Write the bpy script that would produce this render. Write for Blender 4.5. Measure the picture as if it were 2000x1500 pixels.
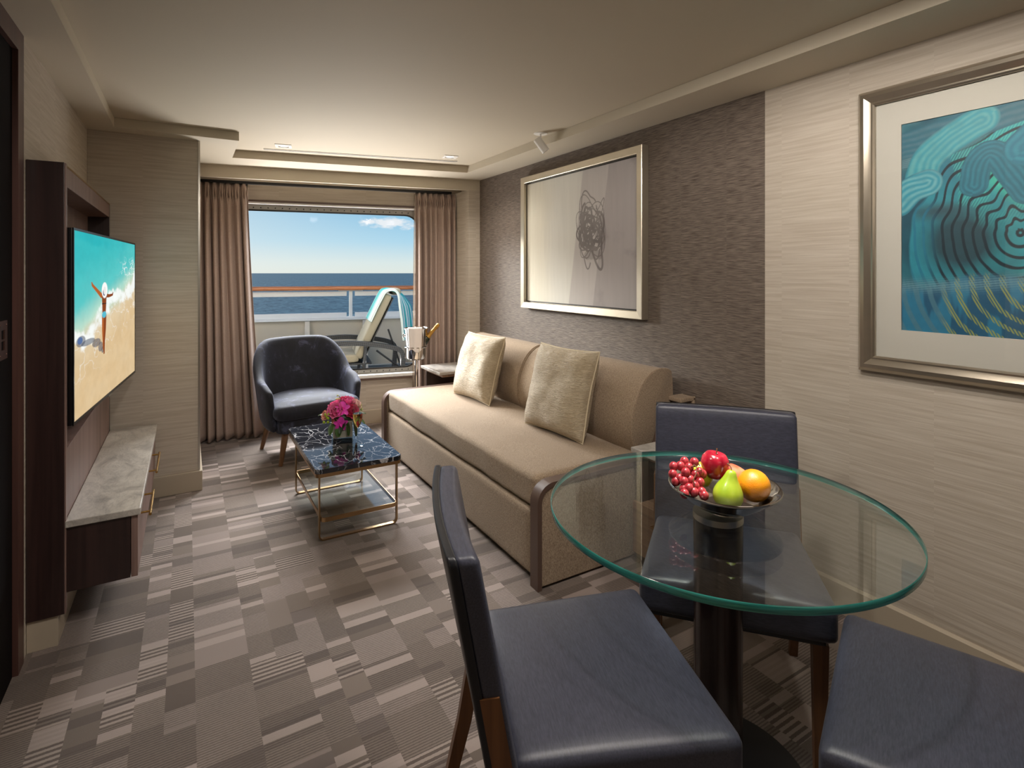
import bpy, bmesh, math, random
import numpy as np
from mathutils import Vector, Matrix, noise as mnoise

for _o in list(bpy.data.objects):
    bpy.data.objects.remove(_o)
SC = bpy.context.scene
COL = SC.collection
PI = math.pi
rnd = random.Random(7)

# ------------------------------------------------------------------ camera
FPX, HORIZON, CAM_H = 1065.0, 533.0, 1.38
YAW = math.atan2(635.0, FPX)
cam = bpy.data.cameras.new('camera')
cam.sensor_fit = 'HORIZONTAL'; cam.sensor_width = 36.0
cam.lens = 36.0 * FPX / 2000.0
cam.shift_y = -(750.0 - HORIZON) / 2000.0
cam.clip_start = 0.05; cam.clip_end = 60000
cam_o = bpy.data.objects.new('camera', cam); COL.objects.link(cam_o)
cam_o.location = (0, 0, CAM_H)
cam_o.rotation_euler = (PI / 2, 0, -YAW)
SC.camera = cam_o
SC.view_settings.view_transform = 'Standard'
SC.view_settings.look = 'None'
SC.view_settings.gamma = 1.0
SC.view_settings.use_curve_mapping = False
SC.view_settings.exposure = 0.0
SC.cycles.use_denoising = True
SC.cycles.max_bounces = 12
SC.cycles.transparent_max_bounces = 24
SC.cycles.caustics_reflective = False
SC.cycles.caustics_refractive = False
SC.cycles.sample_clamp_indirect = 6.0

SUN_DIR = Vector((0.50, -0.82, -0.26)).normalized()      # the way the light travels


def lin(c):
    if isinstance(c, str):
        c = c.lstrip('#'); c = [int(c[i:i + 2], 16) / 255 for i in (0, 2, 4)]
    return tuple(((x / 12.92) if x <= 0.04045 else ((x + 0.055) / 1.055) ** 2.4) for x in c[:3])


class G:
    """small node-graph writer"""
    def __init__(s, tree):
        s.t = tree; s.n = tree.nodes; s.l = tree.links

    def put(s, sock, v):
        if v is None: return
        if isinstance(v, bpy.types.NodeSocket): s.l.new(v, sock)
        else:
            try: sock.default_value = v
            except Exception:
                if len(v) == 3: sock.default_value = (*v, 1.0)
                else: raise

    def node(s, typ, ins=None, **props):
        n = s.n.new(typ)
        for k, v in props.items(): setattr(n, k, v)
        for k, v in (ins or {}).items(): s.put(n.inputs[k], v)
        return n

    def m(s, op, a, b=None, c=None, clamp=False):
        n = s.node('ShaderNodeMath', operation=op, use_clamp=clamp)
        s.put(n.inputs[0], a); s.put(n.inputs[1], b); s.put(n.inputs[2], c)
        return n.outputs[0]

    def mix(s, f, a, b, blend='MIX'):
        n = s.node('ShaderNodeMix', data_type='RGBA', blend_type=blend)
        s.put(n.inputs[0], f); s.put(n.inputs[6], a if not isinstance(a, tuple) else (*a[:3], 1)); s.put(n.inputs[7], b if not isinstance(b, tuple) else (*b[:3], 1))
        return n.outputs[2]

    def ramp(s, f, stops, interp='LINEAR'):
        n = s.node('ShaderNodeValToRGB')
        r = n.color_ramp; r.interpolation = interp
        while len(r.elements) < len(stops): r.elements.new(0.5)
        for e, (p, c) in zip(r.elements, stops):
            e.position = p; e.color = (*c[:3], 1) if not isinstance(c, (int, float)) else (c, c, c, 1)
        s.put(n.inputs[0], f)
        return n.outputs[0]

    def sep(s, v):
        n = s.node('ShaderNodeSeparateXYZ'); s.put(n.inputs[0], v); return n.outputs

    def comb(s, x, y, z=0.0):
        n = s.node('ShaderNodeCombineXYZ'); s.put(n.inputs[0], x); s.put(n.inputs[1], y); s.put(n.inputs[2], z); return n.outputs[0]

    def noise(s, v, scale, detail=2.0, rough=0.5, dist=0.0):
        n = s.node('ShaderNodeTexNoise'); s.put(n.inputs['Vector'], v); n.inputs['Scale'].default_value = scale
        n.inputs['Detail'].default_value = detail; n.inputs['Roughness'].default_value = rough
        n.inputs['Distortion'].default_value = dist
        return n.outputs['Fac']

    def mapping(s, v, scale=(1, 1, 1), rot=(0, 0, 0)):
        n = s.node('ShaderNodeMapping'); s.put(n.inputs[0], v); n.inputs['Scale'].default_value = scale
        n.inputs['Rotation'].default_value = rot
        return n.outputs[0]

    def bump(s, h, strength=0.3, dist=0.002):
        n = s.node('ShaderNodeBump'); s.put(n.inputs['Height'], h)
        n.inputs['Strength'].default_value = strength; n.inputs['Distance'].default_value = dist
        return n.outputs[0]


# ------------------------------------------------------------------ sky
world = bpy.data.worlds.new('sky'); SC.world = world
world.use_nodes = True
g = G(world.node_tree); g.n.clear()
tc = g.node('ShaderNodeTexCoord').outputs['Generated']
sx, sy, sz = g.sep(tc)[:3]
elev = g.m('ARCSINE', g.m('MINIMUM', g.m('MAXIMUM', sz, -1.0), 1.0))
k = g.m('MULTIPLY', elev, 1 / 1.5708)
base = g.ramp(k, [(0.0, lin('#dfe9e4')), (0.012, lin('#d6e8ea')), (0.035, lin('#a0d5f0')), (0.07, lin('#62b8e6')), (0.14, lin('#4797d2')), (0.5, lin('#2a6db4'))])
dn = g.node('ShaderNodeVectorMath', operation='DOT_PRODUCT'); g.put(dn.inputs[0], tc); dn.inputs[1].default_value = tuple(-SUN_DIR)
glow = g.m('POWER', g.m('MAXIMUM', dn.outputs['Value'], 0.0), 3.5)
col = g.mix(g.m('MULTIPLY', glow, 0.85, clamp=True), base, (1.0, 0.96, 0.88))
# one wisp of cloud low over the sea
az = g.m('ARCTAN2', sx, sy)
ca, ce = math.radians(18.2), math.radians(5.1)
da = g.m('DIVIDE', g.m('SUBTRACT', az, ca), 0.062); de = g.m('DIVIDE', g.m('SUBTRACT', elev, ce), 0.0125)
rr = g.m('SQRT', g.m('ADD', g.m('MULTIPLY', da, da), g.m('MULTIPLY', de, de)))
nv = g.comb(g.m('MULTIPLY', az, 22), g.m('MULTIPLY', elev, 60))
nz = g.noise(nv, 1.9, 6, 0.6)
cl = g.m('SUBTRACT', g.m('ADD', g.m('SUBTRACT', 1.0, rr), g.m('MULTIPLY', g.m('SUBTRACT', nz, 0.5), 2.6)), 0.1)
col = g.mix(g.m('MULTIPLY', g.m('MULTIPLY', cl, 1.6, clamp=True), 0.85), col, (0.93, 0.93, 0.95))
bg = g.node('ShaderNodeBackground', {'Color': col, 'Strength': 1.0})
wo = g.node('ShaderNodeOutputWorld'); g.l.new(bg.outputs[0], wo.inputs[0])

# ------------------------------------------------------------------ lights
def light(name, kind, loc, power, color=(1, 1, 1), size=0.2, direction=(0, 0, -1), sizey=None, spot=None, blend=0.5, spread=None):
    d = bpy.data.lights.new(name, kind); d.energy = power; d.color = color
    if kind == 'AREA':
        d.size = size
        if sizey: d.shape = 'RECTANGLE'; d.size_y = sizey
        if spread: d.spread = spread
    elif kind == 'SUN': d.angle = size
    else: d.shadow_soft_size = size
    if kind == 'SPOT': d.spot_size = spot; d.spot_blend = blend
    o = bpy.data.objects.new(name, d); COL.objects.link(o); o.location = loc
    o.rotation_euler = Vector(direction).to_track_quat('-Z', 'Y').to_euler()
    return o

WARM = (1.0, 0.87, 0.72)
light('sun', 'SUN', (0, 0, 10), 4.2, (1.0, 0.96, 0.90), math.radians(14), SUN_DIR)
light('daylight_fill', 'AREA', (1.0, 6.3, 2.95), 330, (0.97, 0.98, 1.0), 3.0, (0.0, -0.84, -0.54), 1.3, spread=math.radians(95))  # added area light outside, above the window view, boosting daylight indoors
light('deck_bounce_fill', 'AREA', (1.15, 5.75, 0.22), 66, (1.0, 0.95, 0.92), 1.8, (-0.05, -0.62, 0.78), 0.6, spread=math.radians(120))  # added upward area light hidden below the sill, stands in for deck bounce
light('rear_fill', 'AREA', (0.9, -1.2, 2.1), 4, WARM, 1.2, (0.25, 0.8, -0.45), 0.8)  # added soft fill behind the camera, not a fitting of the room
LAMP = (1.0, 0.92, 0.84)
for lx, ly, le in ((1.00, 0.95, 54), (0.20, 1.18, 34), (1.35, 0.55, 30)):
    light('downlight_beam', 'SPOT', (lx, ly, 2.25), le, LAMP, 0.06, (0.18, 0.15, -1), spot=math.radians(165), blend=0.35)
light('downlight_beam', 'SPOT', (.585, 4.13, 2.255), 26, (1.0, 0.92, 0.82), 0.03, (0, 0, -1), spot=math.radians(140), blend=0.8)
light('downlight_beam', 'SPOT', (1.745, 3.86, 2.255), 26, (1.0, 0.92, 0.82), 0.03, (0, 0, -1), spot=math.radians(140), blend=0.8)
light('table_spotlight', 'SPOT', (1.30, 1.15, 2.24), 135, (1.0, 0.95, 0.86), 0.03, (-0.045, -0.13, -1), spot=math.radians(17), blend=0.7)

# ------------------------------------------------------------------ materials
def new_mat(name):
    m = bpy.data.materials.new(name); m.use_nodes = True
    gg = G(m.node_tree); gg.n.clear()
    out = gg.node('ShaderNodeOutputMaterial')
    return m, gg, out

def principled(gg, out, color, rough=0.5, metal=0.0, normal=None, **kw):
    p = gg.node('ShaderNodeBsdfPrincipled')
    gg.put(p.inputs['Base Color'], (*color, 1) if isinstance(color, tuple) and len(color) == 3 else color)
    gg.put(p.inputs['Roughness'], rough); p.inputs['Metallic'].default_value = metal
    if normal is not None: gg.put(p.inputs['Normal'], normal)
    for a, b in kw.items(): gg.put(p.inputs[a.replace('_', ' ')], b)
    gg.l.new(p.outputs[0], out.inputs[0])
    return p

def plain(name, c, rough=0.5, metal=0.0, var=0.06, vs=8.0, bump=0.0, bs=200.0, coords='Object', **kw):
    m, gg, out = new_mat(name)
    t = gg.node('ShaderNodeTexCoord').outputs[coords]
    c = lin(c) if isinstance(c, str) else c
    f = gg.noise(t, vs, 3)
    colr = gg.mix(f, tuple(x * (1 - var) for x in c), tuple(min(1, x * (1 + var)) for x in c))
    nrm = gg.bump(gg.noise(t, bs, 2), bump, 0.001) if bump else None
    principled(gg, out, colr, rough, metal, nrm, **kw)
    return m

def wood(name, c1, c2, rough=0.4, axis=2, scale=1.0, coat=0.0):
    m, gg, out = new_mat(name)
    t = gg.node('ShaderNodeTexCoord').outputs['Object']
    s = [60 * scale, 60 * scale, 60 * scale]; s[axis] = 1.6 * scale
    v = gg.mapping(t, tuple(s))
    f = gg.noise(v, 1.0, 5, 0.6, 0.4)
    f2 = gg.noise(gg.mapping(t, tuple(x * 0.25 for x in s)), 1.0, 3)
    ff = gg.m('ADD', gg.m('MULTIPLY', f, 0.6), gg.m('MULTIPLY', f2, 0.5))
    colr = gg.ramp(ff, [(0.3, lin(c1)), (0.75, lin(c2))])
    principled(gg, out, colr, rough, 0, gg.bump(f, 0.08, 0.001), Coat_Weight=coat)
    return m

def woven(name, c1, c2, rough=0.85, sc=700.0, sheen=0.15, bump=0.35, stripe=None, warp=(1, 1, 1)):
    m, gg, out = new_mat(name)
    t = gg.node('ShaderNodeTexCoord').outputs['Object']
    f = gg.noise(gg.mapping(t, warp), sc, 2, 0.7)
    f2 = gg.noise(t, 5.0, 3)
    colr = gg.mix(gg.ramp(f, [(0.3, 0.0), (0.7, 1.0)]), lin(c1), lin(c2))
    colr = gg.mix(gg.m('MULTIPLY', f2, 0.25), colr, tuple(x * 0.8 for x in lin(c1)))
    principled(gg, out, colr, rough, 0, gg.bump(f, bump, 0.0015), Sheen_Weight=sheen)
    return m

def arch_glass(name, tint=(0.96, 0.99, 0.98), ior=1.5, dirt=0.0):
    m, gg, out = new_mat(name)
    tr = gg.node('ShaderNodeBsdfTransparent', {'Color': (*tint, 1)})
    gl = gg.node('ShaderNodeBsdfGlossy')
    gl.inputs['Roughness'].default_value = 0.005
    bf = gg.node('ShaderNodeNewGeometry').outputs['Backfacing']
    fr = gg.node('ShaderNodeFresnel'); gg.put(fr.inputs['IOR'], gg.m('ADD', ior, gg.m('MULTIPLY', bf, 1.0 / ior - ior)))
    mx = gg.node('ShaderNodeMixShader'); gg.l.new(fr.outputs[0], mx.inputs[0])
    gg.l.new(tr.outputs[0], mx.inputs[1]); gg.l.new(gl.outputs[0], mx.inputs[2])
    gg.l.new(mx.outputs[0], out.inputs[0])
    return m

def solid_glass(name, c, rough=0.02, ior=1.45):
    m, gg, out = new_mat(name)
    principled(gg, out, c, rough, 0, None, Transmission_Weight=1.0, IOR=ior)
    return m

def wallpaper(name, c1, c2, hx, zx, bump, patch=0.35):
    m, gg, out = new_mat(name)
    pos = gg.node('ShaderNodeNewGeometry').outputs['Position']
    x, y, z = gg.sep(pos)[:3]
    h = gg.m('ADD', x, y)
    colw = gg.m('FLOOR', gg.m('DIVIDE', h, 0.29))
    wn = gg.node('ShaderNodeTexWhiteNoise', noise_dimensions='1D'); gg.put(wn.inputs['W'], colw)
    zo = gg.m('ADD', z, gg.m('MULTIPLY', wn.outputs['Value'], 3.0))
    v = gg.comb(gg.m('MULTIPLY', h, hx), gg.m('MULTIPLY', zo, zx))
    f = gg.noise(v, 1.0, 3, 0.55, 0.3)
    big = gg.noise(gg.comb(gg.m('MULTIPLY', h, 2.5), gg.m('MULTIPLY', zo, 9.0)), 1.0, 2)
    ff = gg.ramp(f, [(0.34, 0.0), (0.66, 1.0)])
    colr = gg.mix(ff, lin(c1), lin(c2))
    colr = gg.mix(gg.m('MULTIPLY', big, patch), colr, lin(c2))
    principled(gg, out, colr, 0.62, 0, gg.bump(f, bump, 0.004))
    return m

M = {}
M['wall_light'] = wallpaper('light_wallpaper', '#b0a494', '#c5bbad', 3.2, 75.0, 0.32)
M['wall_dark'] = wallpaper('dark_wallpaper', '#483d35', '#82756a', 14.0, 260.0, 0.5, 0.15)
M['ceiling'] = plain('ceiling_paint', '#c3b8a4', 0.7, var=0.02, vs=2)
M['soffit'] = plain('soffit_paint', '#c9bfac', 0.65, var=0.02, vs=2)
M['base'] = plain('skirting_paint', '#b3a693', 0.45, var=0.02)
M['dark_wood'] = wood('dark_wood', '#1d1212', '#3a2724', 0.32, 2, 1.0, 0.15)
M['door_wood'] = plain('door_wood', '#0e0909', 0.85, var=.2, Specular_IOR_Level=0.1)
M['jamb_wood'] = wood('jamb_wood', '#3c2723', '#5a3d36', 0.4, 2)
M['panel_wood'] = wood('panel_wood', '#5d4640', '#8d736a', 0.42, 2)
M['walnut'] = wood('walnut', '#5c4334', '#94765f', 0.45, 1)
M['leg_wood'] = wood('leg_wood', '#5a3a24', '#86603e', 0.4, 2)
M['chair_wood'] = wood('chair_wood', '#4a2c17', '#7a5231', 0.35, 2)
M['sofa_wood'] = plain('sofa_wood', '#5b483f', 0.35, var=0.05)
M['teak'] = wood('teak_rail', '#b0643a', '#d48a58', 0.4, 0)
M['brass'] = plain('brass', '#c09a5c', 0.22, 1.0, var=0.03)
M['bronze'] = plain('bronze_bar', '#a98a64', 0.3, 1.0, var=0.05)
M['silver_leaf'] = plain('silver_leaf', '#cfc6b4', 0.34, 0.9, var=0.08, vs=14)
M['pewter'] = plain('pewter_moulding', '#b3a999', 0.28, 0.9, var=0.15, vs=10)
M['chrome'] = plain('polished_silver', '#c4c0bc', 0.09, 1.0, var=0.01)
M['steel'] = plain('brushed_steel', '#b9b4aa', 0.28, 1.0, var=0.04)
M['black_metal'] = plain('black_metal', '#121113', 0.4, 0.2)
M['black'] = plain('black_plastic', '#0c0c0e', 0.3)
M['white_paint'] = plain('white_marine_paint', '#eeefec', 0.45, var=0.02)
M['cream_paint'] = plain('cream_marine_paint', '#d8cfbf', 0.6, var=0.03)
M['white_plastic'] = plain('white_plastic', '#e9e6e0', 0.4, var=0.01)
M['frame_metal'] = plain('window_metal', '#8a857c', 0.45, 0.4, var=0.05)
M['sofa'] = woven('sofa_tweed', '#7d6954', '#b9a48b', 0.9, 260, 0.1, 0.7, warp=(1, 1, 0.6))
M['curtain'] = woven('curtain_linen', '#a08a7e', '#bfaa9e', 0.9, 500, 0.1, 0.2, warp=(1, 1, 0.3))
M['lounger'] = woven('lounger_canvas', '#857f6d', '#a39d8a', 0.9, 300, 0.0, 0.2)
M['chair_fabric'] = woven('satin_fabric', '#30323f', '#444656', 0.42, 300, 0.05, 0.10, warp=(0.15, 1, 1))
M['leather'] = plain('black_leather', '#14161d', 0.38, var=0.1, vs=6, bump=0.15, bs=400)
M['linen'] = plain('white_linen', '#ece6e4', 0.85, var=0.02)
M['deck'] = plain('deck_cover', '#6f7477', 0.8, var=0.15, vs=3)
M['table_glass'] = arch_glass('table_glass', (0.95, 0.985, 0.975), 1.5)
M['pane'] = arch_glass('window_pane', (0.985, 0.99, 0.985), 1.06)
M['thin_glass'] = arch_glass('thin_glass', (0.96, 0.97, 0.96), 1.35)
M['crystal'] = arch_glass('crystal_glass', (0.93, 0.95, 0.94), 1.6)
M['wine'] = solid_glass('champagne', (0.95, 0.72, 0.22), 0.0, 1.2)
M['bottle_foil'] = plain('gold_foil', '#b98d45', 0.35, 0.7, var=0.2, vs=40, bump=0.5, bs=120)
M['bottle_glass'] = plain('dark_bottle_glass', '#14200f', 0.08)

def _edge():
    m, gg, out = new_mat('green_glass_edge')
    t = gg.sep(gg.node('ShaderNodeTexCoord').outputs['Object'])
    f = gg.noise(gg.comb(gg.m('MULTIPLY', t[0], 6), gg.m('MULTIPLY', t[1], 6), gg.m('MULTIPLY', t[2], 160)), 1.0, 2)
    c = gg.ramp(f, [(0.3, (0.015, 0.15, 0.125)), (0.7, (0.06, 0.42, 0.35))])
    principled(gg, out, c, 0.12, 0, None, Transmission_Weight=0.35)
    return m
M['glass_edge'] = _edge()

def _velvet():
    m, gg, out = new_mat('navy_velvet')
    t = gg.node('ShaderNodeTexCoord').outputs['Object']
    f = gg.noise(gg.mapping(t, (1, 1, 0.7)), 7.0, 6, 0.7, 0.6)
    c = gg.ramp(f, [(0.42, lin('#0f1019')), (0.56, lin('#191b28')), (0.68, lin('#4a4d64'))])
    principled(gg, out, c, 0.8, 0, gg.bump(gg.noise(t, 300, 2), 0.2, 0.001), Sheen_Weight=0.2, Sheen_Roughness=0.4, Sheen_Tint=(0.6, 0.65, 0.9, 1))
    return m
M['velvet'] = _velvet()

def _pillow():
    m, gg, out = new_mat('crinkled_silk')
    t = gg.node('ShaderNodeTexCoord').outputs['Object']
    f = gg.noise(gg.mapping(t, (22, 22, 120)), 1.0, 3, 0.6, 2.0)
    b = gg.noise(t, 4.0, 2)
    c = gg.mix(gg.ramp(b, [(0.4, 0.0), (0.7, 1.0)]), lin('#bba98b'), lin('#d3c5ab'))
    c = gg.mix(gg.m('MULTIPLY', gg.ramp(f, [(0.35, 1.0), (0.6, 0.0)]), 0.5), c, lin('#84704f'))
    principled(gg, out, c, 0.55, 0, gg.bump(f, 0.9, 0.008), Sheen_Weight=0.2)
    return m
M['pillow'] = _pillow()

def _marble(name, dark):
    m, gg, out = new_mat(name)
    t = gg.node('ShaderNodeTexCoord').outputs['Object']
    if dark:
        nn = gg.node('ShaderNodeTexNoise'); gg.put(nn.inputs['Vector'], t); nn.inputs['Scale'].default_value = 7.0; nn.inputs['Detail'].default_value = 4
        va = gg.node('ShaderNodeVectorMath', operation='MULTIPLY_ADD'); gg.put(va.inputs[0], nn.outputs['Color']); va.inputs[1].default_value = (0.16, 0.16, 0.0); gg.put(va.inputs[2], t)
        def veins(scale, w, rot):
            vo = gg.node('ShaderNodeTexVoronoi', feature='DISTANCE_TO_EDGE', voronoi_dimensions='2D'); gg.put(vo.inputs['Vector'], gg.mapping(va.outputs[0], (1.0, 0.55, 1), (0, 0, rot))); vo.inputs['Scale'].default_value = scale
            return gg.ramp(vo.outputs['Distance'], [(0.0, 1.0), (w, 0.0)])
        mask1 = gg.ramp(gg.noise(t, 5.0, 3), [(0.45, 0.0), (0.58, 1.0)])
        mask2 = gg.ramp(gg.noise(gg.mapping(t, (1, 1, 1), (0.4, 0, 1)), 9.0, 3), [(0.4, 0.0), (0.62, 1.0)])
        v = gg.m('ADD', gg.m('MULTIPLY', veins(8.0, 0.022, 0.6), mask1), gg.m('MULTIPLY', veins(19.0, 0.04, -0.5), mask2), clamp=True)
        c = gg.mix(v, lin('#17181d'), lin('#c9c8cb'))
        c = gg.mix(gg.m('MULTIPLY', gg.noise(t, 3.0, 3), 0.25), c, lin('#34363d'))
        principled(gg, out, c, 0.05, 0, None)
    else:
        f = gg.noise(gg.mapping(t, (3, 1.6, 3), (0, 0, 0.6)), 2.4, 8, 0.62, 1.6)
        f2 = gg.noise(gg.mapping(t, (9, 3, 9), (0, 0, 0.5)), 2.0, 6, 0.6, 2.5)
        c = gg.ramp(f, [(0.3, lin('#8d8883')), (0.5, lin('#b4aea6')), (0.7, lin('#c9c3ba'))])
        c = gg.mix(gg.m('MULTIPLY', gg.ramp(gg.m('ABSOLUTE', gg.m('SUBTRACT', f2, 0.5)), [(0.0, 1.0), (0.03, 0.0)]), 0.35), c, lin('#6f6b69'))
        principled(gg, out, c, 0.28, 0, None)
    return m
M['black_marble'] = _marble('black_veined_marble', True)
M['white_marble'] = _marble('grey_white_marble', False)

def _carpet():
    m, gg, out = new_mat('patchwork_carpet')
    pos = gg.node('ShaderNodeNewGeometry').outputs['Position']
    x, y, z = gg.sep(pos)[:3]
    wob = gg.m('MULTIPLY', gg.m('SUBTRACT', gg.noise(pos, 160, 2), 0.5), 0.004)
    x = gg.m('ADD', x, wob); yy = gg.m('ADD', y, wob)
    def wn(v):
        n = gg.node('ShaderNodeTexWhiteNoise', noise_dimensions='1D'); gg.put(n.inputs['W'], v); return n.outputs['Value']
    px = gg.m('DIVIDE', gg.m('ADD', x, 3.0), 0.168)
    c0 = gg.m('FLOOR', px)
    half = gg.m('GREATER_THAN', wn(gg.m('ADD', gg.m('MULTIPLY', c0, 1.37), gg.m('FLOOR', gg.m('DIVIDE', gg.m('ADD', yy, gg.m('MULTIPLY', c0, 0.31)), 0.8)))), 0.66)
    c1 = gg.m('ADD', c0, gg.m('MULTIPLY', half, gg.m('MULTIPLY', gg.m('GREATER_THAN', gg.m('FRACT', px), 0.5), 0.37)))
    r1 = wn(gg.m('MULTIPLY', c1, 3.71))
    y2 = gg.m('ADD', yy, gg.m('MULTIPLY', r1, 7.0))
    def cells(freq, seed):
        v = gg.node('ShaderNodeTexVoronoi', voronoi_dimensions='1D', feature='F1')
        gg.put(v.inputs['W'], gg.m('ADD', gg.m('MULTIPLY', y2, freq), gg.m('MULTIPLY', c1, seed))); v.inputs['Scale'].default_value = 1.0
        return gg.node('ShaderNodeSeparateColor', {0: v.outputs['Color']}).outputs
    A = cells(7.5, 53.0); B = cells(27.0, 31.0)
    dark, mid, light_ = lin('#67594f'), lin('#877a6e'), lin('#b5a59a')
    base = gg.ramp(A[0], [(0.0, lin('#64564c')), (0.5, lin('#85776c')), (1.0, lin('#a0918a'))])
    fine = gg.m('GREATER_THAN', gg.m('FRACT', gg.m('DIVIDE', y2, 0.0095)), 0.55)
    coarse = gg.m('GREATER_THAN', gg.m('FRACT', gg.m('DIVIDE', y2, 0.021)), 0.5)
    isf = gg.m('GREATER_THAN', A[1], 0.26)
    isc = gg.m('GREATER_THAN', A[1], 0.90)
    isf = gg.m('SUBTRACT', isf, isc)
    c = gg.mix(gg.m('MULTIPLY', gg.m('MULTIPLY', fine, isf), 0.55), base, lin('#5c4f47'))
    c = gg.mix(gg.m('MULTIPLY', gg.m('MULTIPLY', gg.m('SUBTRACT', 1.0, fine), isf), 0.22), c, lin('#b8aaa0'))
    c = gg.mix(isc, c, gg.mix(coarse, lin('#6a5c53'), lin('#b0a197')))
    c = gg.mix(gg.m('MULTIPLY', gg.m('GREATER_THAN', B[0], 0.89), 0.85), c, lin('#b9a9a1'))
    c = gg.mix(gg.m('MULTIPLY', gg.m('LESS_THAN', B[0], 0.12), 0.6), c, lin('#574a43'))
    pile = gg.noise(pos, 900, 2)
    c = gg.mix(gg.m('MULTIPLY', pile, 0.4), c, gg.mix(0.5, c, (0, 0, 0)))
    patch = gg.noise(pos, 2.2, 2)
    c = gg.mix(1.0, c, gg.ramp(patch, [(0.3, (0.70, 0.69, 0.68)), (0.7, (0.90, 0.88, 0.87))]), 'MULTIPLY')
    principled(gg, out, c, 0.95, 0, gg.bump(pile, 0.5, 0.004), Sheen_Weight=0.1)
    return m
M['carpet'] = _carpet()

def _sea():
    m, gg, out = new_mat('sea_water')
    pos = gg.node('ShaderNodeNewGeometry').outputs['Position']
    f = gg.noise(gg.mapping(pos, (0.4, 0.16, 1)), 0.5, 5, 0.7, 0.3)
    f2 = gg.noise(gg.mapping(pos, (0.01, 0.03, 1)), 0.35, 4)
    fs = gg.ramp(f, [(0.36, 0.0), (0.64, 1.0)])
    c = gg.mix(fs, lin('#264c58'), lin('#74999c'))
    c = gg.mix(gg.m('MULTIPLY', f2, 0.5), c, lin('#2c5c70'))
    principled(gg, out, c, 0.6, 0, None, Specular_IOR_Level=0.25)
    return m
M['sea'] = _sea()

def _wicker():
    m, gg, out = new_mat('dark_wicker')
    t = gg.node('ShaderNodeTexCoord').outputs['Object']
    ck = gg.node('ShaderNodeTexChecker'); gg.put(ck.inputs['Vector'], gg.mapping(t, (1, 1, 1), (0, 0.6, 0))); ck.inputs['Scale'].default_value = 70
    ck.inputs['Color1'].default_value = (*lin('#17191b'), 1); ck.inputs['Color2'].default_value = (*lin('#3b3e41'), 1)
    principled(gg, out, ck.outputs[0], 0.6, 0, gg.bump(ck.outputs[1], 0.5, 0.003))
    return m
M['wicker'] = _wicker()

def _towel():
    m, gg, out = new_mat('striped_towel')
    t = gg.sep(gg.node('ShaderNodeTexCoord').outputs['Object'])
    s = gg.m('FRACT', gg.m('ADD', gg.m('DIVIDE', t[1], 0.10), 0.35))
    c = gg.mix(gg.m('GREATER_THAN', s, 0.48), lin('#c9d8d8'), lin('#2fa5a5'))
    principled(gg, out, c, 0.9, 0, gg.bump(gg.noise(gg.node('ShaderNodeTexCoord').outputs['Object'], 250, 2), 0.4, 0.002))
    return m
M['towel'] = _towel()

def _sheer():
    m, gg, out = new_mat('sheer_net')
    tr = gg.node('ShaderNodeBsdfTransparent', {'Color': (0.95, 0.93, 0.9, 1)})
    df = gg.node('ShaderNodeBsdfDiffuse', {'Color': (*lin('#a59687'), 1)})
    mx = gg.node('ShaderNodeMixShader', {0: 0.45})
    gg.l.new(tr.outputs[0], mx.inputs[1]); gg.l.new(df.outputs[0], mx.inputs[2]); gg.l.new(mx.outputs[0], out.inputs[0])
    return m
M['sheer'] = _sheer()

def emit(name, c, s):
    m, gg, out = new_mat(name)
    e = gg.node('ShaderNodeEmission', {'Color': (*c, 1), 'Strength': s}); gg.l.new(e.outputs[0], out.inputs[0]); return m
M['lamp'] = emit('lamp_glow', (1.0, 0.96, 0.9), 1.6)

def vcol_mat(name, emission=False, rough=0.6, coat=0.0):
    m, gg, out = new_mat(name)
    a = gg.node('ShaderNodeVertexColor', layer_name='paint').outputs[0]
    if emission:
        e = gg.node('ShaderNodeEmission', {'Color': a, 'Strength': 1.0})
        gl = gg.node('ShaderNodeBsdfGlossy'); gl.inputs['Roughness'].default_value = 0.1; gl.inputs['Color'].default_value = (0.03, 0.03, 0.03, 1)
        ad = gg.node('ShaderNodeAddShader'); gg.l.new(e.outputs[0], ad.inputs[0]); gg.l.new(gl.outputs[0], ad.inputs[1]); gg.l.new(ad.outputs[0], out.inputs[0])
    else: principled(gg, out, a, rough, 0, None, Coat_Weight=coat)
    return m

# ------------------------------------------------------------------ mesh helpers
def mesh_obj(name, bm, mat, parent=None, smooth=True, angle=40):
    me = bpy.data.meshes.new(name)
    bmesh.ops.recalc_face_normals(bm, faces=bm.faces)
    bm.to_mesh(me); bm.free()
    mats = mat if isinstance(mat, (list, tuple)) else [mat]
    for mm in mats: me.materials.append(mm)
    o = bpy.data.objects.new(name, me); COL.objects.link(o)
    if smooth:
        me.shade_smooth() if hasattr(me, 'shade_smooth') else None
        try: me.set_sharp_from_angle(angle=math.radians(angle))
        except Exception: pass
    if parent is not None: o.parent = parent
    return o

def tag(o, label=None, cat=None, group=None, kind=None):
    if label: o['label'] = label
    if cat: o['category'] = cat
    if group: o['group'] = group
    if kind: o['kind'] = kind
    return o

def thing(name, label, cat, loc=(0, 0, 0), rz=0.0, group=None):
    o = bpy.data.objects.new(name, None); COL.objects.link(o)
    o.empty_display_size = 0.05
    o.location = loc; o.rotation_euler = (0, 0, rz)
    return tag(o, label, cat, group)

def struct(name, bm, mat, parent=None, **k):
    o = mesh_obj(name, bm, mat, parent, **k)
    if parent is None: o['kind'] = 'structure'
    return o

def copy_tree(o, parent=None):
    c = o.copy(); COL.objects.link(c); c.parent = parent
    for ch in list(o.children): copy_tree(ch, c)
    return c

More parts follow.
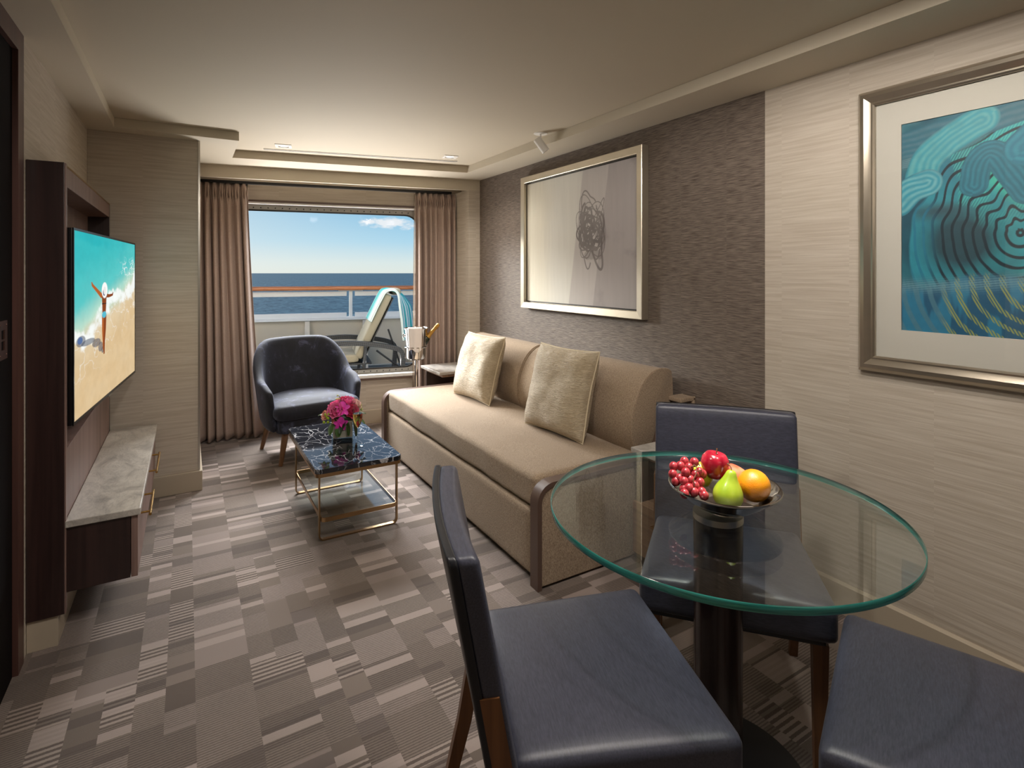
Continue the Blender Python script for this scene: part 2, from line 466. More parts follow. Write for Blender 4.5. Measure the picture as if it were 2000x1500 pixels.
def add_verts_faces(bm, verts, faces, mtx=None, mi=0):
    vs = [bm.verts.new(mtx @ Vector(v) if mtx else Vector(v)) for v in verts]
    out = []
    for f in faces:
        try:
            ff = bm.faces.new([vs[i] for i in f]); ff.material_index = mi; out.append(ff)
        except ValueError: pass
    return vs, out

def box(bm, x0, x1, y0, y1, z0, z1, bev=0.0, seg=2, mtx=None, mi=0):
    v = [(x, y, z) for z in (z0, z1) for y in (y0, y1) for x in (x0, x1)]
    f = [(0, 2, 3, 1), (4, 5, 7, 6), (0, 1, 5, 4), (2, 6, 7, 3), (0, 4, 6, 2), (1, 3, 7, 5)]
    vs, fs = add_verts_faces(bm, v, f, mtx, mi)
    if bev > 0:
        es = list({e for ff in fs for e in ff.edges})
        bmesh.ops.bevel(bm, geom=es, offset=bev, segments=seg, profile=0.5, affect='EDGES')
    return bm

def B(*a, **k):
    bm = bmesh.new(); return box(bm, *a, **k)

def prism(bm, pts, a0, a1, axis='y', bev=0.0, seg=2, mtx=None):
    """polygon pts (2-D) swept from a0 to a1 along the axis"""
    def P3(p, a):
        if axis == 'y': return (p[0], a, p[1])
        if axis == 'x': return (a, p[0], p[1])
        return (p[0], p[1], a)
    n = len(pts)
    v = [P3(p, a0) for p in pts] + [P3(p, a1) for p in pts]
    f = [tuple(range(n)), tuple(range(2 * n - 1, n - 1, -1))] + [(i, (i + 1) % n, n + (i + 1) % n, n + i) for i in range(n)]
    vs, fs = add_verts_faces(bm, v, f, mtx)
    if bev > 0:
        es = list({e for e in fs[0].edges} | {e for e in fs[1].edges})
        bmesh.ops.bevel(bm, geom=es, offset=bev, segments=seg, profile=0.5, affect='EDGES')
    return bm

def lathe(bm, prof, n=32, c=(0, 0, 0), close=False, mtx=None):
    rings = []
    T = (mtx or Matrix()) @ Matrix.Translation(c)
    for r, z in prof:
        if r < 1e-6: rings.append([bm.verts.new(T @ Vector((0, 0, z)))])
        else: rings.append([bm.verts.new(T @ Vector((r * math.cos(2 * PI * i / n), r * math.sin(2 * PI * i / n), z))) for i in range(n)])
    for a, b in zip(rings, rings[1:]):
        for i in range(n):
            j = (i + 1) % n
            if len(a) == 1 and len(b) == 1: continue
            if len(a) == 1: bm.faces.new((a[0], b[i], b[j]))
            elif len(b) == 1: bm.faces.new((a[i], b[0], a[j]))
            else: bm.faces.new((a[i], b[i], b[j], a[j]))
    return bm

def tube(bm, path, rad, n=10, closed=False, flat=None, up=None):
    """sweep a circle (rad number or list) or a rectangle flat=(w,h) along the path"""
    pts = [Vector(p) for p in path]; N = len(pts)
    rads = rad if isinstance(rad, (list, tuple)) else [rad] * N
    rings = []; prev = None
    for i, p in enumerate(pts):
        if closed: d = pts[(i + 1) % N] - pts[i - 1]
        else: d = pts[min(i + 1, N - 1)] - pts[max(i - 1, 0)]
        if d.length < 1e-9: d = Vector((0, 0, 1))
        d.normalize()
        if prev is None:
            u = Vector(up) if up else (Vector((0, 0, 1)) if abs(d.z) < 0.9 else Vector((1, 0, 0)))
        else: u = prev
        if up: u = Vector(up)
        s = d.cross(u)
        if s.length < 1e-6: s = d.cross(Vector((0, 1, 0.01)))
        s.normalize(); u = s.cross(d).normalized(); prev = u
        if flat:
            w, h = flat[0] / 2, flat[1] / 2
            k = 1.0
            if 0 < i < N - 1 or closed:
                a = (pts[i] - pts[i - 1]).normalized(); b = (pts[(i + 1) % N] - pts[i]).normalized()
                k = 1 / max(0.5, math.sqrt(max(0.0, (1 + a.dot(b)) / 2)))
            ring = [p + s * (w * k if False else w) * a_ + u * h * b_ * k for a_, b_ in ((-1, -1), (1, -1), (1, 1), (-1, 1))]
        else: ring = [p + (s * math.cos(2 * PI * j / n) + u * math.sin(2 * PI * j / n)) * rads[i] for j in range(n)]
        rings.append([bm.verts.new(q) for q in ring])
    m_ = len(rings[0])
    for i in range(N if closed else N - 1):
        a, b = rings[i], rings[(i + 1) % N]
        for j in range(m_): bm.faces.new((a[j], a[(j + 1) % m_], b[(j + 1) % m_], b[j]))
    if not closed:
        bm.faces.new(rings[0][::-1]); bm.faces.new(rings[-1])
    return bm

def soft_box(bm, c, size, r, n=14, puff=(0, 0, 0), nz=0.0, nscale=6.0, taper=None, mtx=None, seed=0.0):
    """a rounded, slightly swollen upholstery block"""
    hx, hy, hz = [s / 2 for s in size]
    tmp = bmesh.new(); bmesh.ops.create_cube(tmp, size=2.0)
    bmesh.ops.subdivide_edges(tmp, edges=tmp.edges, cuts=n, use_grid_fill=True)
    vmap = {}
    for v in tmp.verts:
        p = v.co
        q = []
        for a, h in zip(p, (hx, hy, hz)):
            # denser near the edges
            t = math.copysign(1 - (1 - abs(a)) ** 1.6, a); q.append(t * h)
        q = Vector(q)
        inner = Vector((max(-hx + r, min(hx - r, q.x)), max(-hy + r, min(hy - r, q.y)), max(-hz + r, min(hz - r, q.z))))
        d = q - inner
        if d.length > 1e-9: q = inner + d.normalized() * r
        x, y, z = q.x / hx, q.y / hy, q.z / hz
        q.z += puff[2] * max(0, 1 - x * x) * max(0, 1 - y * y) * z
        q.x += puff[0] * max(0, 1 - z * z) * max(0, 1 - y * y) * x
        q.y += puff[1] * max(0, 1 - z * z) * max(0, 1 - x * x) * y
        if taper: q.x *= 1 + taper * y
        if nz:
            w = mnoise.noise_vector((q + Vector((seed, seed, seed))) * nscale)
            q += w * nz
        q += Vector(c)
        vmap[v] = bm.verts.new(mtx @ q if mtx else q)
    for f in tmp.faces: bm.faces.new([vmap[v] for v in f.verts])
    tmp.free()
    return bm

def rrect(w, h, r, n=6, cx=0, cy=0):
    pts = []
    for sx_, sy_, a0 in ((1, 1, 0), (-1, 1, 90), (-1, -1, 180), (1, -1, 270)):
        for i in range(n + 1):
            a = math.radians(a0 + 90 * i / n)
            pts.append((cx + sx_ * (w / 2 - r) + r * math.cos(a), cy + sy_ * (h / 2 - r) + r * math.sin(a)))
    return pts

def ring_prism(bm, outer, inner, a0, a1, axis='y', mtx=None):
    n = len(outer)
    def P3(p, a):
        if axis == 'y': return (p[0], a, p[1])
        if axis == 'x': return (a, p[0], p[1])
        return (p[0], p[1], a)
    v = [P3(p, a0) for p in outer] + [P3(p, a0) for p in inner] + [P3(p, a1) for p in outer] + [P3(p, a1) for p in inner]
    f = []
    for i in range(n):
        j = (i + 1) % n
        f += [(i, j, n + j, n + i), (2 * n + i, 3 * n + i, 3 * n + j, 2 * n + j), (i, 2 * n + i, 2 * n + j, j), (n + i, n + j, 3 * n + j, 3 * n + i)]
    add_verts_faces(bm, v, f, mtx)
    return bm

def arc(c, r, a0, a1, n=6):
    return [(c[0] + r * math.cos(math.radians(a0 + (a1 - a0) * i / n)), c[1] + r * math.sin(math.radians(a0 + (a1 - a0) * i / n))) for i in range(n + 1)]

def smooth_path(pts, it=2, closed=False):
    pts = [Vector(p) for p in pts]
    for _ in range(it):
        q = []
        n = len(pts)
        if not closed: q.append(pts[0])
        for i in range(n if closed else n - 1):
            a, b = pts[i], pts[(i + 1) % n]
            q += [a.lerp(b, 0.25), a.lerp(b, 0.75)]
        if not closed: q.append(pts[-1])
        pts = q
    return pts

def vnoise(w, h, fx, fy, seed, octaves=4):
    """smooth 2-D value noise as a numpy array"""
    r = np.random.RandomState(seed); out = np.zeros((h, w)); amp, tot = 1.0, 0.0
    yy, xx = np.mgrid[0:h, 0:w].astype(float); xx /= w; yy /= h
    for o in range(octaves):
        nx, ny = int(fx * 2 ** o) + 2, int(fy * 2 ** o) + 2
        gr = r.rand(ny + 1, nx + 1)
        X_ = xx * (nx - 1); Y_ = yy * (ny - 1)
        xi = X_.astype(int); yi = Y_.astype(int); xf = X_ - xi; yf = Y_ - yi
        xf = xf * xf * (3 - 2 * xf); yf = yf * yf * (3 - 2 * yf)
        v = (gr[yi, xi] * (1 - xf) + gr[yi, xi + 1] * xf) * (1 - yf) + (gr[yi + 1, xi] * (1 - xf) + gr[yi + 1, xi + 1] * xf) * yf
        out += amp * v; tot += amp; amp *= 0.5
    return out / tot

def mixc(img, mask, c):
    c = np.array(lin(c) if isinstance(c, str) else c)
    img[:] = img * (1 - mask[..., None]) + c * mask[..., None]

def sstep(a, b, x):
    t = np.clip((x - a) / (b - a), 0, 1); return t * t * (3 - 2 * t)

def painted(name, img, w, h, mat, parent, origin, udir, vdir):
    """flat print: rows of img run bottom to top; one colour per vertex of a fine grid"""
    ny, nx = img.shape[:2]
    o = Vector(origin); u = Vector(udir) * w; v = Vector(vdir) * h
    U, V = np.meshgrid(np.linspace(0, 1, nx), np.linspace(0, 1, ny))
    co = np.array(o)[None, None] + U[..., None] * np.array(u) + V[..., None] * np.array(v)
    idx = np.arange(nx * ny).reshape(ny, nx)
    quads = np.stack([idx[:-1, :-1], idx[:-1, 1:], idx[1:, 1:], idx[1:, :-1]], -1).reshape(-1, 4)
    me = bpy.data.meshes.new(name)
    me.vertices.add(nx * ny); me.vertices.foreach_set('co', co.reshape(-1).astype(np.float32))
    me.loops.add(quads.size); me.loops.foreach_set('vertex_index', quads.reshape(-1).astype(np.int32))
    me.polygons.add(len(quads)); me.polygons.foreach_set('loop_start', (np.arange(len(quads)) * 4).astype(np.int32))
    me.update(calc_edges=True); me.validate()
    ca_ = me.color_attributes.new('paint', 'FLOAT_COLOR', 'POINT')
    rgba = np.concatenate([img, np.ones((ny, nx, 1))], -1).reshape(-1).astype(np.float32)
    ca_.data.foreach_set('color', rgba)
    me.materials.append(mat)
    ob = bpy.data.objects.new(name, me); COL.objects.link(ob); ob.parent = parent
    return ob

# ------------------------------------------------------------------ the room
XL, XR = -0.50, 2.29
YB = -1.9
ZS, ZT = 2.22, 2.276
WS, WY = -0.195, 5.246                      # window wall: Y = WY + WS * X
WANG = math.atan(WS); CW = math.cos(WANG)
def wall_y(x, off=0.0): return WY + off + WS * x

struct('floor', prism(bmesh.new(), [(XL - .1, YB), (XR + .1, YB), (XR + .1, wall_y(XR + .1, .1)), (XL - .1, wall_y(XL - .1, .1))], -0.1, 0.0, 'z'), M['carpet'], smooth=False)
struct('ceiling', prism(bmesh.new(), [(XL - .1, YB), (XR + .1, YB), (XR + .1, wall_y(XR + .1, .1)), (XL - .1, wall_y(XL - .1, .1))], ZT, ZT + .1, 'z'), M['ceiling'], smooth=False)
pts = [(XL, YB), (-.36, YB), (-.36, 3.87), (.285, 3.87), (.285, 4.46), (2.02, 4.12), (2.02, YB), (XR, YB), (XR, 4.41), (.07, 4.842), (XL, 4.95)]
struct('trim_1', prism(bmesh.new(), pts, ZS, ZT - .001, 'z'), M['soffit'], smooth=False)
# pelmet in front of the curtain recess
a, b = Vector((.07, 4.842)), Vector((XR, 4.41)); nrm = Vector((-(b - a).y, (b - a).x)).normalized() * .03
struct('trim_2', prism(bmesh.new(), [tuple(a), tuple(b), tuple(b + nrm), tuple(a + nrm)], 2.125, ZT - .001, 'z', bev=0.003), M['soffit'], smooth=False)

bm = B(XL - .1, XL, 2.545, wall_y(XL, .1), 0, ZT); box(bm, XL - .1, XL, YB, 1.55, 0, ZT)
struct('wall_left', bm, M['wall_light'], smooth=False)
bm = bmesh.new()
box(bm, XR, XR + .1, YB, 1.5625, 0, ZT); struct('wall_right', bm, M['wall_light'], smooth=False)
struct('wall_right', B(XR - .001, XR + .1, 1.5625, 4.46, 0, ZT), M['wall_dark'], smooth=False)
struct('wall_right', B(XR, XR + .1, 4.46, wall_y(XR, .1), 0, ZT), M['wall_light'], smooth=False)
struct('wall_front', B(XL - .1, XR + .1, YB - .1, YB, 0, ZT), M['wall_light'], smooth=False)
struct('wall_column', B(XL, .07, 4.0, wall_y(-.1), 0, ZS + .001, 0.002), M['wall_light'], smooth=False)
struct('trim_3', prism(bmesh.new(), [(2.185, 4.43), (XR - .0005, 4.41), (XR - .0005, 4.80), (2.185, 4.82)], 0, 2.13, 'z'), M['wall_light'], smooth=False)
struct('trim_4', B(.062, .0725, 3.9965, 4.012, .13, ZS), M['steel'], smooth=False)
# skirting boards
struct('baseboard_column', B(XL + .002, .085, 3.984, 4.0, 0.0, .125, .003), M['base'], smooth=False)
struct('baseboard_column', B(.07, .085, 4.0, 4.9, 0.0, .125, .003), M['base'], smooth=False)
bm = bmesh.new(); prism(bm, [(XR, 0), (XR - .016, 0), (XR - .016, .118), (XR - .004, .125), (XR, .125)], YB, 1.95, 'y')
struct('baseboard_right', bm, M['base'], smooth=False)

# window wall, in its own turned frame: local x along the wall, local -y into the room
wm = Matrix.Translation((0, WY, 0)) @ Matrix.Rotation(WANG, 4, 'Z')
def in_wall(o): o.matrix_world = wm; return o
U0, U1, Z0, Z1 = 0.20, 1.99, 0.445, 1.995
bm = B(-.6, U0, 0, .10, 0, ZT); box(bm, U1, 2.45, 0, .10, 0, ZT); box(bm, U0, U1, 0, .10, 0, Z0); box(bm, U0, U1, 0, .10, Z1, ZT)
in_wall(struct('wall_back', bm, M['wall_light'], smooth=False))
in_wall(struct('baseboard_back', B(.09, 2.25, -.015, 0, 0, .125, .003), M['base'], smooth=False))
win = in_wall(thing('window_1', None, None)); win['kind'] = 'structure'
gw0, gw1, gz0, gz1 = 0.285, 1.925, 0.492, 1.925
inner = rrect(gw1 - gw0, gz1 - gz0, .13, 8, (gw0 + gw1) / 2, (gz0 + gz1) / 2)
cxw, czw = (U0 + U1) / 2, (Z0 + Z1) / 2
outer = []
for p in inner:
    dx, dz = p[0] - (gw0 + gw1) / 2, p[1] - (gz0 + gz1) / 2
    s_ = min((U1 - U0) / 2 / max(abs(dx), 1e-6) * 1.0, (Z1 - Z0) / 2 / max(abs(dz), 1e-6))
    outer.append((cxw + dx * s_, czw + dz * s_))
# snap four outer points to the real corners
for sx_, sz_ in ((U0, Z0), (U1, Z0), (U1, Z1), (U0, Z1)):
    i = min(range(len(outer)), key=lambda q: (outer[q][0] - sx_) ** 2 + (outer[q][1] - sz_) ** 2); outer[i] = (sx_, sz_)
mesh_obj('window_frame', ring_prism(bmesh.new(), outer, inner, .055, .085), M['frame_metal'], win, smooth=False)
inner2 = rrect(gw1 - gw0 + .012, gz1 - gz0 + .012, .135, 8, (gw0 + gw1) / 2, (gz0 + gz1) / 2)
mesh_obj('window_gasket', ring_prism(bmesh.new(), inner2, rrect(gw1 - gw0 - .016, gz1 - gz0 - .016, .122, 8, (gw0 + gw1) / 2, (gz0 + gz1) / 2), .048, .055), M['black'], win, smooth=False)
mesh_obj('glass_pane', prism(bmesh.new(), inner, .062, .068), M['pane'], win, smooth=False)
rv = lathe(bmesh.new(), [(0, .0), (.0055, .001), (.0045, .004), (0, .005)], 10, mtx=Matrix.Rotation(PI / 2, 4, 'X'))
r0 = None
for i in range(28):
    u = .32 + i * .058
    for z in (1.948, .468):
        if r0 is None: r0 = mesh_obj('rivet', rv, M['black_metal'], win); r0.location = (u, .055, z)
        else:
            c = r0.copy(); COL.objects.link(c); c.location = (u, .055, z)
mesh_obj('window_sill', B(U0 - .02, U1 + .02, -.022, .055, .418, .447, .003), M['white_paint'], win, smooth=False)
mesh_obj('sill_trim', B(U0 - .02, U1 + .02, -.026, 0, .400, .418, .002), M['sofa_wood'], win, smooth=False)
mesh_obj('window_lining', B(U0, U1, .0, .055, 1.975, 1.995, 0), M['white_paint'], win, smooth=False)
mesh_obj('head_trim', B(U0 - .02, U1 + .02, -.008, .0, 1.99, 2.008, .001), M['sofa_wood'], win, smooth=False)
t = in_wall(mesh_obj('curtain_track', B(.09, 2.2, -.15, -.11, 2.118, 2.14), M['black_metal'], smooth=False))
tag(t, 'dark curtain track running above the window behind the pelmet', 'curtain track')

# curtains
def curtain(u_top, u_bot, zt, zb, folds, yc, amp, seed, pinch=True, nx=220, nzr=46, thick=.004):
    bm = bmesh.new(); rr_ = random.Random(seed)
    ph = [rr_.uniform(-.5, .5) for _ in range(40)]
    rows = []
    for j in range(nzr + 1):
        t_ = j / nzr; z = zt + (zb - zt) * t_
        ul = u_top[0] + (u_bot[0] - u_top[0]) * t_ ** 1.2; ur = u_top[1] + (u_bot[1] - u_top[1]) * t_ ** 1.3
        row = []
        for i in range(nx + 1):
            s = i / nx
            w = s + .018 * math.sin(5 * s + ph[2]) + .012 * math.sin(13 * s * (1 + .1 * t_) + ph[3] + t_ * 1.3)
            f = 2 * PI * folds * w
            dt = (zt - z)
            a_ = amp * (0.45 + 0.55 * min(1, dt / .5)) * (1 + .35 * math.sin(s * 9 + ph[5])) * (1 - .25 * t_ * math.sin(s * 21 + ph[6]))
            y = a_ * (math.sin(f) + .28 * math.sin(2 * f + 1 + 2 * t_) * t_)
            if pinch:
                k_ = math.exp(-((dt - .085) / .035) ** 2)
                y = y * (1 - .75 * k_) + k_ * .020 * math.sin(f * 3)
            y += .012 * math.sin(7 * t_ + s * 4 + seed) * t_
            row.append((ul + (ur - ul) * s + .3 * a_ * math.cos(f) * (1 if pinch else 0) * .35, yc + y, z + (.006 * math.sin(f) if j == nzr else 0)))
        rows.append(row)
    vs = [[bm.verts.new(p) for p in r] for r in rows]
    for j in range(nzr):
        for i in range(nx): bm.faces.new((vs[j][i], vs[j][i + 1], vs[j + 1][i + 1], vs[j + 1][i]))
    return bm
def add_curtain(name, mat, label, *a, **k):
    o = in_wall(mesh_obj(name, curtain(*a, **k), mat, angle=180))
    md = o.modifiers.new('thickness', 'SOLIDIFY'); md.thickness = .003
    return tag(o, label, 'curtain')
add_curtain('pleated_curtain', M['curtain'], 'beige pinch-pleated curtain hanging beside the wallpapered column', (.085, .47), (.085, .585), 2.118, .02, 7.5, -.13, .032, 3)
add_curtain('pleated_curtain', M['curtain'], 'beige pinch-pleated curtain gathered behind the champagne bucket', (1.865, 2.24), (1.87, 2.24), 2.118, .02, 7.0, -.13, .03, 9)
add_curtain('sheer_curtain', M['sheer'], 'thin see-through sheer bunched at the edge of the pleated curtain by the bucket', (1.865, 1.905), (1.845, 1.905), 2.118, .05, 2.5, -.055, .012, 5, pinch=False, nx=60)

# door on the dark side
d = thing('door_1', None, None); d['kind'] = 'structure'
mesh_obj('door_leaf', B(XL - .05, XL - .012, 1.55, 2.47, 0, 2.145), M['door_wood'], d, smooth=False)
bm = B(XL - .06, XL + .004, 2.47, 2.545, 0, 2.218); mesh_obj('door_jamb', bm, M['jamb_wood'], d, smooth=False)
mesh_obj('door_header', B(XL - .06, XL + .004, 1.55, 2.47, 2.145, 2.218), M['jamb_wood'], d, smooth=False)
hp = mesh_obj('handle_plate', bmesh.new(), M['bronze'], d)
bm = bmesh.new(); y0, y1, z0_, z1_ = 2.30, 2.395, 1.10, 1.225
ring_prism(bm, [(y0, z0_), (y1, z0_), (y1, z1_), (y0, z1_)], [(y0 + .028, z0_ + .03), (y1 - .028, z0_ + .03), (y1 - .028, z1_ - .03), (y0 + .028, z1_ - .03)], XL - .013, XL - .008, 'x')
box(bm, XL - .013, XL - .008, y0 + .028, y1 - .028, (z0_ + z1_) / 2 - .003, (z0_ + z1_) / 2 + .003)
bm.to_mesh(hp.data); bm.free()
M['plate'] = plain('copper_plate', '#5a4038', 0.4, 0.6)
hp.data.materials.clear(); hp.data.materials.append(M['plate'])
for y in (y0 + .012, y1 - .012):
    for z in (z0_ + .014, z1_ - .014):
        s = lathe(bmesh.new(), [(0, 0), (.004, 0), (.003, .002), (0, .0025)], 10, mtx=Matrix.Translation((XL - .008, y, z)) @ Matrix.Rotation(PI / 2, 4, 'Y'))
        mesh_obj('screw', s, M['plate'], d)
o = mesh_obj('power_outlet', B(.07, .078, 4.30, 4.36, .20, .31, .003), M['black_metal'], smooth=False)
tag(o, 'small dark outlet plate low on the return of the wallpapered column', 'outlet')

# ceiling fittings
def downlight(x, y, label):
    t = thing('recessed_downlight', label, 'ceiling light', (x, y, ZT), .3)
    s = .054
    mesh_obj('trim_plate', ring_prism(bmesh.new(), rrect(2 * s, 2 * s, .004, 2), rrect(1.3 * s, 1.3 * s, .004, 2), -.004, 0.0, 'z'), M['white_plastic'], t, smooth=False)
    mesh_obj('lens', lathe(bmesh.new(), [(0, -.003), (.02, -.003), (.032, -.001)], 20), M['lamp'], t)
    return t
downlight(.585, 4.13, 'square white downlight nearest the wallpapered column').rotation_euler[2] = WANG
downlight(1.745, 3.86, 'square white downlight nearest the framed scribble painting').rotation_euler[2] = WANG
t = thing('air_diffuser', 'long thin white slot vent in the ceiling between the two downlights', 'vent')
a, b = Vector((.477, 4.30)), Vector((1.864, 3.99)); d2 = (b - a).normalized(); n2 = Vector((-d2.y, d2.x)) * .011
for s_ in (-1, 1):
    c_ = n2 * s_ * 1.3; w_ = n2 * .35
    mesh_obj('slot_rail', prism(bmesh.new(), [tuple(a + c_ - w_), tuple(b + c_ - w_), tuple(b + c_ + w_), tuple(a + c_ + w_)], ZT - .004, ZT - .0002, 'z'), M['white_plastic'], t, smooth=False)
mesh_obj('slot', prism(bmesh.new(), [tuple(a - n2 * .9), tuple(b - n2 * .9), tuple(b + n2 * .9), tuple(a + n2 * .9)], ZT - .0015, ZT - .0003, 'z'), M['frame_metal'], t, smooth=False)

t = thing('ceiling_spotlight', 'small white cylinder spotlight on the ceiling above the scribble painting', 'spotlight', (1.955, 2.92, ZT))
mesh_obj('canopy', lathe(bmesh.new(), [(0, -.003), (.043, -.003), (.045, 0)], 28), M['white_plastic'], t)
mesh_obj('stem', tube(bmesh.new(), [(0, 0, -.002), (0, 0, -.045)], .006), M['white_plastic'], t)
ax = Vector((.55, -.25, -.80)).normalized(); q = ax.to_track_quat('Z', 'Y').to_matrix().to_4x4()
mesh_obj('lamp_head', lathe(bmesh.new(), [(0, -.035), (.024, -.035), (.026, -.032), (.026, .065), (.022, .065), (.020, .05), (0, .05)], 24, mtx=Matrix.Translation((-.005, 0, -.062)) @ q), M['white_plastic'], t)

# ------------------------------------------------------------------ framed pictures
fm = thing('framed_painting', 'large silver-framed pale canvas with a dark grey scribble on dark wallpaper', 'painting')
py0, py1, pz0, pz1 = 2.30, 3.62, 1.11, 2.118
def moulding(y0, y1, z0, z1, prof, x):
    """mitred frame from a profile of (inward distance, height off the wall)"""
    bm = bmesh.new(); rings = []
    for dd, hh in prof:
        rings.append([bm.verts.new((x - hh, yy, zz)) for yy, zz in ((y0 + dd, z0 + dd), (y1 - dd, z0 + dd), (y1 - dd, z1 - dd), (y0 + dd, z1 - dd))])
    for a_, b_ in zip(rings, rings[1:]):
        for i in range(4): bm.faces.new((a_[i], a_[(i + 1) % 4], b_[(i + 1) % 4], b_[i]))
    return bm
mesh_obj('frame', moulding(py0, py1, pz0, pz1, [(0, .002), (0, .052), (.003, .055), (.044, .052), (.047, .049), (.047, .020)], XR), M['silver_leaf'], fm, smooth=False)
mesh_obj('shadow_gap', B(XR - .022, XR - .003, py0 + .04, py1 - .04, pz0 + .04, pz1 - .04), M['black'], fm, smooth=False)
nx, ny = 420, 320
V_, U_ = np.mgrid[0:ny, 0:nx].astype(float); U_ /= nx - 1; V_ /= ny - 1
img = np.zeros((ny, nx, 3)); img[:] = lin('#ddd8c8')
n1 = vnoise(nx, ny, 4, 3, 1); n2_ = vnoise(nx, ny, 60, 3, 2, 3); n3 = vnoise(nx, ny, 6, 5, 3, 5)
mixc(img, sstep(.12, .34, U_ + (n1 - .5) * .15) * .8, '#dad9d3')
mixc(img, sstep(.42, .62, U_ + (n1 - .5) * .1) * .5, '#cdc9c5')
e1 = .44 + .13 * V_; mixc(img, sstep(-.006, .006, U_ - e1) * .6, '#b0a8a8')
e2 = .655 + .13 * V_; mixc(img, sstep(-.004, .004, U_ - e2) * .5, '#978f90')
mixc(img, sstep(.55, .8, n3) * sstep(.6, .8, U_) * .6, '#8a8182')
mixc(img, sstep(.75, 1.0, U_) * sstep(.4, .0, V_) * .3, '#a8a3a1')
img *= (1 + (n2_[..., None] - .5) * .10)
scr = np.zeros((ny, nx)); rs = random.Random(11)
def stroke(mask, pts_, rad):
    for (px_, py_) in pts_:
        x0, x1 = int(max(0, (px_ - rad * 1.5) * nx)), int(min(nx, (px_ + rad * 1.5) * nx + 2)); yr = rad * 1.35
        y0_, y1_ = int(max(0, (py_ - yr * 1.5) * ny)), int(min(ny, (py_ + yr * 1.5) * ny + 2))
        if x1 <= x0 or y1_ <= y0_: continue
        dd = np.sqrt(((U_[y0_:y1_, x0:x1] - px_) / rad) ** 2 + ((V_[y0_:y1_, x0:x1] - py_) / yr) ** 2)
        mask[y0_:y1_, x0:x1] = np.maximum(mask[y0_:y1_, x0:x1], 1 - sstep(.7, 1.15, dd))
ccx, ccy = .635, .575
for k_ in range(27):
    rx, ry = rs.uniform(.025, .105), rs.uniform(.06, .20); ox, oy = rs.uniform(-.05, .05), rs.uniform(-.10, .10)
    a0 = rs.uniform(0, 6.28); rot = rs.uniform(-.5, .5); L = rs.uniform(3.5, 7)
    pp = []
    for i in range(420):
        a_ = a0 + L * i / 420; ww = 1 + .18 * math.sin(3.1 * a_ + k_)
        x_, y_ = rx * ww * math.cos(a_), ry * ww * math.sin(a_)
        pp.append((ccx + ox + x_ * math.cos(rot) - y_ * .6 * math.sin(rot), ccy + oy + y_ * math.cos(rot) + x_ * math.sin(rot)))
    stroke(scr, pp, rs.choice([.003, .0045, .006, .008]))
mixc(img, scr * .72 * (.6 + .6 * n3), '#4f4745')
sm = np.zeros((ny, nx))
stroke(sm, [(.60 + .008 * math.sin(i * .7) + i * .0019, .37 - .01 * math.sin(i * .35)) for i in range(60)], .02)
stroke(sm, [(.73 + .018 * math.sin(i * .05), .42 + i * .0032) for i in range(70)], .016)
mixc(img, sm * .4, '#665d5c')
painted('canvas', img, 1.21, .895, vcol_mat('pale_canvas_paint', rough=.7), fm, (XR - .026, py1 - .055, pz0 + .056), (0, -1, 0), (0, 0, 1))

fp = thing('framed_print', 'teal abstract print behind glass in a wide pewter frame on light wallpaper', 'picture')
y1p, y0p, z0p, z1p = 1.145, -.10, 1.000, 2.083
prof = [(0, .002), (0, .018), (.006, .030), (.016, .040), (.030, .043), (.042, .036), (.05, .030), (.056, .031), (.062, .026), (.062, .012)]
mesh_obj('frame', moulding(y0p, y1p, z0p, z1p, prof, XR), M['pewter'], fp, angle=25)
M['mat'] = plain('mat_board', '#d3ccc4', .8, var=.01)
ay1, az0, az1 = .998, 1.168, 1.930; ay0 = .05
bm = ring_prism(bmesh.new(), [(y0p + .05, z0p + .05), (y1p - .05, z0p + .05), (y1p - .05, z1p - .05), (y0p + .05, z1p - .05)], [(ay0, az0), (ay1, az0), (ay1, az1), (ay0, az1)], XR - .014, XR - .009, 'x')
mesh_obj('mat_board', bm, M['mat'], fp, smooth=False)
aw, ah = ay1 - ay0 + .02, az1 - az0 + .02
nx, ny = 620, 500
V_, U_ = np.mgrid[0:ny, 0:nx].astype(float); A_ = U_ / (nx - 1) * aw; B_ = V_ / (ny - 1) * ah
n1 = vnoise(nx, ny, 5, 4, 21, 5); n2_ = vnoise(nx, ny, 9, 7, 22, 3); n3 = vnoise(nx, ny, 60, 50, 23, 2)
img = np.zeros((ny, nx, 3)); img[:] = lin('#2a6f80')
mixc(img, sstep(.35, .65, n1), '#1d4f63'); mixc(img, sstep(.58, .75, n2_) * .6, '#54808c')
cx_, cy_ = .345, .35
dx_, dy_ = A_ - cx_, B_ - cy_; ang = np.arctan2(dy_, dx_)
R = np.sqrt((dx_ * 1.0) ** 2 + (dy_ * .82) ** 2)
warp = .012 * np.sin(ang * 9 + 12 * R) * sstep(0, .15, dy_ + .02) + .014 * (n2_ - .5)
R2 = R + warp
inside = 1 - sstep(.30, .31, R2 - .02 * np.sin(2 * ang))
mixc(img, inside * sstep(.3, .6, n1), '#2f9aa8'); mixc(img, inside * sstep(.30, .0, A_) * .5, '#2b8fb0')
wedge = inside * sstep(-.02, .05, dx_ + .09 * np.sin(B_ * 14) + .02) * sstep(.2, .3, B_) * (1 - sstep(.6, .7, B_))
mixc(img, wedge * .85, '#3cc0a8')
shade = inside * np.exp(-(((A_ - .19) / .10) ** 2 + ((B_ - .33) / .10) ** 2)); mixc(img, np.clip(shade * 1.5, 0, .95), '#24404d')
mixc(img, inside * np.exp(-(((A_ - .12) / .10) ** 2 + ((B_ - .44) / .03) ** 2)) * .8, '#343f4a')
hatch = (np.sin((A_ * .9 - B_ * .45) * 2 * PI / .0075) > .2) * inside * sstep(.42, .5, n2_)
